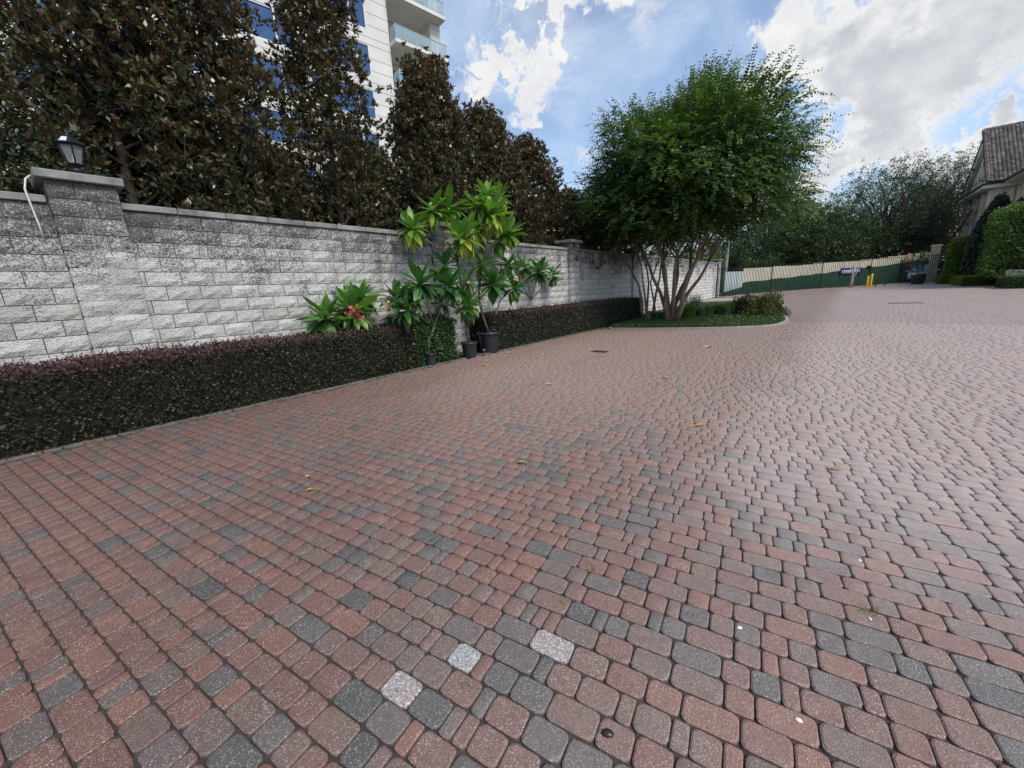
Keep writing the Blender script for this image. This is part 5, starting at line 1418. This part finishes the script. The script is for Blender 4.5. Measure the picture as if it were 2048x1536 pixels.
# rake edge caps and ridge caps
mb = MB()
for j in range(nv*2):
    q = np.array([hx-.52, yN-.9, zE+.14])+slopeN*(j/(nv*2)); q2 = q+slopeN*(1.15/(nv*2)); mb.tube([q, q2], [.20, .15], 8, t=random.random())
hpart('rake_tiles', mb, m_tile, kind='stuff')
mb = MB()
for j in range(14):
    q = np.array([hx-.5+j*.5, yRm, zR+.08]); mb.tube([q, q+np.array([.58, 0, .0])], [.2, .16], 8, t=random.random())
hpart('ridge_tiles', mb, m_tile, kind='stuff')
# near wing
wx, wy1, wy0 = 11.55, 58.4, 40.0; wz = 8.9
mb = MB(); mb.box((wx, wy0, zg-.2), (wx+9, wy1, wz)); hpart('wing_wall', mb, m_stucco)
mb = MB(); mb.box((wx-.12, wy1-.62, zg), (wx-.002, wy1+.02, wz-.4), bev=.02); hpart('pilaster', mb, m_trimh)
for k in range(3):
    mb = MB(); yy = wy1-4.6-k*4.2; mb.box((wx-.12, yy-.3, zg), (wx-.002, yy+.3, wz-.4), bev=.02); hpart('pilaster', mb, m_trimh)
mb = MB(); mb.box((wx-1.05, wy0, wz-.03), (wx+.02, wy1+1.6, wz+.12)); hpart('soffit', mb, m_trimh)
mb = MB(); mb.box((wx-1.22, wy0, wz+.04), (wx-1.051, wy1+1.7, wz+.24), bev=.03); hpart('gutter', mb, m_gutter)
mb = MB(); mb.box((wx-1.05, wy1+1.601, wz+.0), (wx+1.2, wy1+1.7, wz+.22)); hpart('gutter', mb, m_gutter)
up_ = np.array([6., 0, 3.2])
me_ = MB(); A = np.array([wx-1.15, wy1+1.75, wz+.25]); B = np.array([wx-1.15, wy0, wz+.25])
A = np.array([wx-1.15, wy0, wz+.25]); B = np.array([wx-1.15, wy1+1.7, wz+.25]); mb = MB(); mb.add([A, B, B+up_, A+up_], [(0, 1, 2, 3)]); hpart('wing_roof', mb, m_tile)
# wall lamp on the wing
c = atx(2041, 405, wx-.35)
lt = thing('wall_lantern', 'black wall lantern on the house wing above the square topiary', 'lantern', c)
mb = MB(); mb.lathe([(.10, -.30), (.24, .12), (.26, .14)], 6); part('glass_body', mb.mesh('glass_body', m_glass), lt)
mb = MB()
for k in range(6):
    a = k*math.pi/3; mb.tube([(.10*math.cos(a), .10*math.sin(a), -.30), (.25*math.cos(a), .25*math.sin(a), .13)], .018, 4)
mb.lathe([(.30, .13), (.31, .16), (.12, .32), (.05, .36), (.06, .42), (0, .48)], 6); mb.lathe([(.11, -.30), (.05, -.38), (0, -.40)], 6); mb.tube([(0, 0, .4), (.2, 0, .45), (.34, 0, .2)], .02, 5)
part('frame', mb.mesh('frame', m_iron), lt)

# ------------------------------------------------------------------ apartment tower behind the magnolias
tu = np.array([.1411, .99, 0.]); tn = np.array([.99, -.1411, 0.])     # along the facade, outward
T0 = np.array([-36.0, 0., 0.])
FH = 3.33
def tp(s_, o_, z): return T0+tu*s_+tn*o_+np.array([0, 0, z])
m_pc = plain('precast_panel', (.66, .64, .60), .8, var=.07, scale=.6)
m_pc2 = plain('precast_panel_shadow_side', (.58, .56, .52), .8, var=.07, scale=.6)  # darker copy of the panel, shade put into its colour
def mat_bglass():
    m, t, p, o = new_mat('tower_glass'); 
    n = t.noise(geo(t), .35, 3)
    t.put(p.inputs['Base Color'], t.ramp(n, [(.35, (.025, .065, .17)), (.7, (.06, .13, .28))])); p.inputs['Roughness'].default_value = .06; p.inputs['Metallic'].default_value = .35
    p.inputs['Specular IOR Level'].default_value = .8; return m
m_bglass = mat_bglass()
m_alu = plain('window_aluminium', (.62, .63, .65), .4, .3, var=.05)
m_joint = plain('panel_joint', (.16, .155, .15), .9)
m_railg, t, p, o_ = new_mat('balcony_glass'); p.inputs['Base Color'].default_value = (.35, .50, .52, 1); p.inputs['Roughness'].default_value = .08; p.inputs['Alpha'].default_value = .55; p.inputs['Specular IOR Level'].default_value = .8
m_wallin = plain('balcony_wall', (.42, .40, .35), .85)
rt = thing('apartment_tower', 'tall pale apartment tower with blue windows behind the magnolias', 'building', tp(10, 0, 0))
to = np.array(rt.location)
def tpart(name, mb, mat, parent=None, **k): return part(name, mb.mesh(name, mat, off=to), parent or rt, **k)
def tbox(mb, s0, s1, o0, o1, z0, z1):
    c_ = tp((s0+s1)/2, (o0+o1)/2, (z0+z1)/2); mb.obox(c_, tu*(s1-s0)/2, tn*(o1-o0)/2, (0, 0, (z1-z0)/2))
zw0 = 23.16-FH*7+.0          # sill height of floor 0
S_END = 30.4; S_BAL = 25.0
floors = range(0, 11)
bays = [(18.0, 22.95), (12.4, 17.2), (7.2, 12.0), (1.6, 6.4), (-4.0, .8), (-9.6, -4.8)]
# solid body behind, then the facade: spandrels, piers, windows
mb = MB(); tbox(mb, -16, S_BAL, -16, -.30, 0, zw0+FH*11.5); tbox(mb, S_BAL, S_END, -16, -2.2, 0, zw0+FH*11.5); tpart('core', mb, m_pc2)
mb = MB()
for f in floors:
    z0 = zw0+f*FH
    tbox(mb, -16, S_BAL, -.30, 0, z0-1.12, z0)                       # spandrel band under the window
    edges = [-16]+[e_ for b_ in sorted(bays) for e_ in b_]+[S_BAL]
    for k in range(0, len(edges), 2): tbox(mb, edges[k], edges[k+1], -.30, -.004, z0+.001, z0+FH-1.121)
tbox(mb, S_END-1.15, S_END, -2.2, 0, 0, zw0+FH*11.5)
tpart('facade', mb, m_pc)
mb = MB()
for f in floors:
    z0 = zw0+f*FH
    for zz in (z0-1.08, z0-.55): tbox(mb, -16, S_BAL, 0, .004, zz-.015, zz+.015)
    for zz in (z0+.35, z0+1.25): tbox(mb, 23.0, S_BAL, -.003, .002, zz-.015, zz+.015)
    for zz in (z0+.35, z0+1.25, z0-1.08): tbox(mb, S_END-1.14, S_END-.01, 0, .004, zz-.015, zz+.015)
tpart('panel_joints', mb, m_joint)
for f in floors:
    z0 = zw0+f*FH; h = FH-1.13
    for bi, (a, b) in enumerate(bays):
        mb = MB(); W_ = b-a
        for s_ in (a, a+W_*.27, b-W_*.27, b):
            tbox(mb, s_-.05, s_+.05, -.18, .02, z0, z0+h)
        tbox(mb, a+.051, b-.051, -.18, -.02, z0, z0+.06); tbox(mb, a+.051, b-.051, -.18, -.02, z0+h-.06, z0+h)
        wf = tpart('window', mb, m_alu)
        for (s0, s1) in ((a, a+W_*.27), (a+W_*.27, b-W_*.27), (b-W_*.27, b)):
            mb = MB(); tbox(mb, s0+.052, s1-.052, -.14, -.10, z0+.062, z0+h-.062); tpart('pane', mb, m_bglass, wf)
# balconies
for f in floors:
    z0 = zw0+f*FH-.62
    mb = MB(); tbox(mb, S_BAL+.02, S_END-.05, -2.15, 1.05, z0, z0+.28); sl = tpart('balcony_slab', mb, m_pc)
    mb = MB(); tbox(mb, S_BAL+.3, S_END-1.4, -2.14, -2.08, z0+.3, z0+2.7); dr = tpart('balcony_door', mb, m_bglass)
    mb = MB(); zt = z0+1.32
    for (s0, o0, s1, o1) in ((S_BAL+.1, 1.0, S_END-.1, 1.0), (S_BAL+.1, 0.02, S_BAL+.1, 1.0), (S_END-.1, .02, S_END-.1, 1.0)):
        mb.tube([tp(s0, o0, zt), tp(s1, o1, zt)], .035, 4)
        mb.tube([tp(s0, o0, z0+.36), tp(s1, o1, z0+.36)], .025, 4)
    for k in range(6):
        s_ = S_BAL+.1+(S_END-S_BAL-.2)*k/5; mb.tube([tp(s_, 1.0, z0+.28), tp(s_, 1.0, zt)], .03, 4)
    mb.tube([tp(S_BAL+.1, .03, z0+.28), tp(S_BAL+.1, .03, zt)], .03, 4)
    rl = tpart('railing', mb, m_alu)
    for k in range(5):
        s0 = S_BAL+.1+(S_END-S_BAL-.2)*k/5; mb = MB(); tbox(mb, s0+.05, s0+(S_END-S_BAL-.2)/5-.05, .99, 1.01, z0+.38, zt-.04); tpart('glass_panel', mb, m_railg, rl)
    mb = MB(); tbox(mb, S_BAL+.09, S_BAL+.11, .08, .95, z0+.38, zt-.04); tpart('glass_panel', mb, m_railg, rl)
# small salmon building far away
c = aty(1597, 412, 240); mb = MB(); mb.box((-6, 0, 0), (6, 12, c[2]+2)); 
rt2 = thing('distant_building', 'tiny salmon-coloured building top showing right of the crape myrtle crown', 'building', (c[0], 240, 0))
part('wall', mb.mesh('wall', plain('salmon_wall', (.52, .33, .27), .8)), rt2)
for k in range(6):
    for j in range(3):
        mb = MB(); mb.box((-5.2+k*1.8, -.05, c[2]-1-3*j), (-4.2+k*1.8, -.01, c[2]+.6-3*j)); part('window', mb.mesh('window', m_bglass), rt2)

# ------------------------------------------------------------------ small things on the ground
# fallen leaves
def fleaf(L, Wd, curl, seed):
    V = []; F = []; n_ = 6
    for i in range(n_):
        s_ = i/(n_-1); wv = Wd*.5*math.sin(math.pi*(.04+.92*s_))
        z = curl*math.sin(math.pi*s_)*.5; V += [((s_-.5)*L, -wv, z+wv*.5+.004), ((s_-.5)*L, 0, z+.002), ((s_-.5)*L, wv, z+wv*.5+.004)]
    for i in range(n_-1): a = 3*i; F += [(a, a+1, a+4, a+3), (a+1, a+2, a+5, a+4)]
    mb = MB(); mb.add(V, F); return mb
m_fl = plain('dry_leaf_orange', (.42, .20, .055), .6, var=.35, scale=40); m_fl2 = plain('dry_leaf_tan', (.50, .36, .22), .7, var=.3, scale=40); m_fl3 = plain('dry_leaf_brown', (.12, .055, .03), .8, var=.3, scale=40)
FL = [(1043, 927, .085, .035, m_fl, .2, 'curled orange leaf on the pavers in the middle of the driveway'),
      (1400, 853, .15, .035, m_fl, .1, 'narrow tan-orange leaf right of centre, left of the paler field'),
      (1668, 940, .11, .03, m_fl, -.5, 'orange-brown leaf on the pale pavers at the right'),
      (616, 955, .045, .028, m_fl2, .9, 'small yellow leaf on dark pavers at the left'),
      (620, 982, .07, .03, m_fl, .6, 'brown-orange leaf just below the small yellow one'),
      (1098, 770, .12, .05, m_fl2, .3, 'pale leaf in front of the hedge, mid driveway'),
      (1328, 661, .13, .10, m_fl, .4, 'orange leaf on the kerb below the crape myrtle'),
      (1331, 757, .12, .05, m_fl2, 0, 'pale leaf above the middle of the lane'),
      (1088, 711, .12, .06, m_fl2, .5, 'whitish leaf litter piece right of the pots'),
      (1053, 722, .10, .06, m_fl2, 1.1, 'whitish leaf piece closer to the large pot'),
      (972, 732, .16, .05, m_fl2, .2, 'long pale leaf in front of the middle pot'),
      (1020, 707, .14, .08, m_fl2, .9, 'pale crumpled leaf right of the large pot'),
      (1416, 695, .22, .08, m_fl2, .1, 'pale leaf below the bed kerb'),
      (1570, 660, .2, .07, m_fl2, .1, 'pale leaf beside the rounded kerb end')]
for px, py, L, Wd, m_, a, lb in FL:
    c = G(px, py); mb = fleaf(L, Wd, L*.15, 0); single('fallen_leaf', mb.mesh('fallen_leaf', m_), lb, 'leaf', 'fallen leaves on the pavers', loc=(c[0], c[1], c[2]+.004), rot=(0, 0, a+random.random()))
# leaf litter strip at the foot of the hedge
P = np.stack([HEDGE_X+np.abs(rng.normal(0, .10, 700))-.08, rng.uniform(-1, 13, 700), np.full(700, .012)], 1)
P[:, 2] += rng.random(700)*.012
V = leaves(P, unit(rng.normal(size=P.shape)*np.array([1, 1, .15])), rng.uniform(.02, .055, 700), .022, unit(rng.normal(size=P.shape)*.25+np.array([0, 0, 1])))
m_lit = leaf_mat('litter', [(0, (.05, .025, .015)), (.5, (.14, .065, .035)), (.85, (.28, .15, .07)), (1, (.45, .38, .28))], trans=.1, rough=.8)
single('leaf_litter', quads_mesh('leaf_litter', V, rng.random(700)**1.5, m_lit), 'dry leaf litter along the foot of the hedge', 'litter', kind='stuff')
# weed tufts in joints
m_weed = leaf_mat('dry_weed', [(0, (.10, .12, .03)), (.5, (.26, .22, .08)), (1, (.42, .34, .15))], rough=.7, trans=.3)
for px, py, R_, n_, lb in [(1740, 1222, .035, 40, 'straw-coloured weed tuft at the right, between dark pavers'), (1183, 1137, .03, 34, 'pale weed tuft in the joint near the centre'),
                       (1254, 1156, .02, 20, 'small weed tuft right of the centre one'), (905, 1068, .02, 20, 'tiny weed tuft in a joint left of centre'), (930, 1372, .02, 22, 'fine dry grass in the joint under the pale grey paver'),
                       (1378, 1228, .02, 18, 'dry grass wisp lying over a joint'), (984, 1123, .018, 16, 'small dry wisp between red pavers'), (1130, 1202, .02, 18, 'dry wisp beside the pale pink paver')]:
    c = G(px, py); n = n_; az = rng.uniform(0, 6.28, n); D = np.stack([np.cos(az), np.sin(az), rng.uniform(.15, .9, n)], 1)
    P = np.array([c]*n)+rng.normal(size=(n, 3))*np.array([R_*.4, R_*.4, 0])+np.array([0, 0, -.002])
    V = leaves(P, unit(D), R_*rng.uniform(.6, 1.6, n), .003)
    single('weed_tuft', quads_mesh('weed_tuft', V, rng.random(n), m_weed, off=c), lb, 'weed', 'weeds in the paver joints', loc=c)
# white pebbles and dark gum spot
m_peb = plain('pebble_white', (.75, .74, .70), .5); m_gum = plain('dark_gum', (.02, .018, .018), .3)
for px, py, s_, m_, lb in [(1479, 1256, .009, m_peb, 'small white pebble between red and grey pavers'), (1719, 1121, .007, m_peb, 'tiny white chip in a joint at the right'), (1597, 1441, .009, m_peb, 'bluish white chip near the bottom right'),
                           (1740, 1238, .006, m_peb, 'white speck under the straw weed tuft'), (1215, 1468, .016, m_gum, 'dark shiny lump on a paver corner at the bottom')]:
    c = G(px, py); mb = MB(); mb.lathe([(0, -.2), (.8, 0), (1, .35), (.7, .8), (0, 1)], 8)
    me = mb.mesh('pebble', m_, True); single('pebble', me, lb, 'pebble', 'small stones on the pavers', loc=(c[0], c[1], .0), scale=(s_*1.4, s_, s_*.8), rot=(0, 0, random.random()*3))
# drain grates
m_gr = plain('cast_iron', (.05, .05, .05), .6, .5)
for px, py, sx, sy, lb in [(1810, 606, .55, .18, 'dark slot drain far across the driveway'), (1199, 703, .16, .10, 'small dark drain cover near the hedge end')]:
    c = G(px, py); rt = thing('drain', lb, 'drain', c, 'drains')
    mb = MB(); mb.box((-sx-.03, -sy-.03, -.02), (sx+.03, sy+.03, .003)); part('frame', mb.mesh('frame', m_gr), rt)
    mb = MB()
    for k in range(8): mb.box((-sx+k*sx/4+.01, -sy, .003), (-sx+(k+1)*sx/4-.01, sy, .008))
    part('grate', mb.mesh('grate', m_gr), rt)
print('tris', sum(len(o_.data.polygons) for o_ in col.objects if o_.type == 'MESH'))
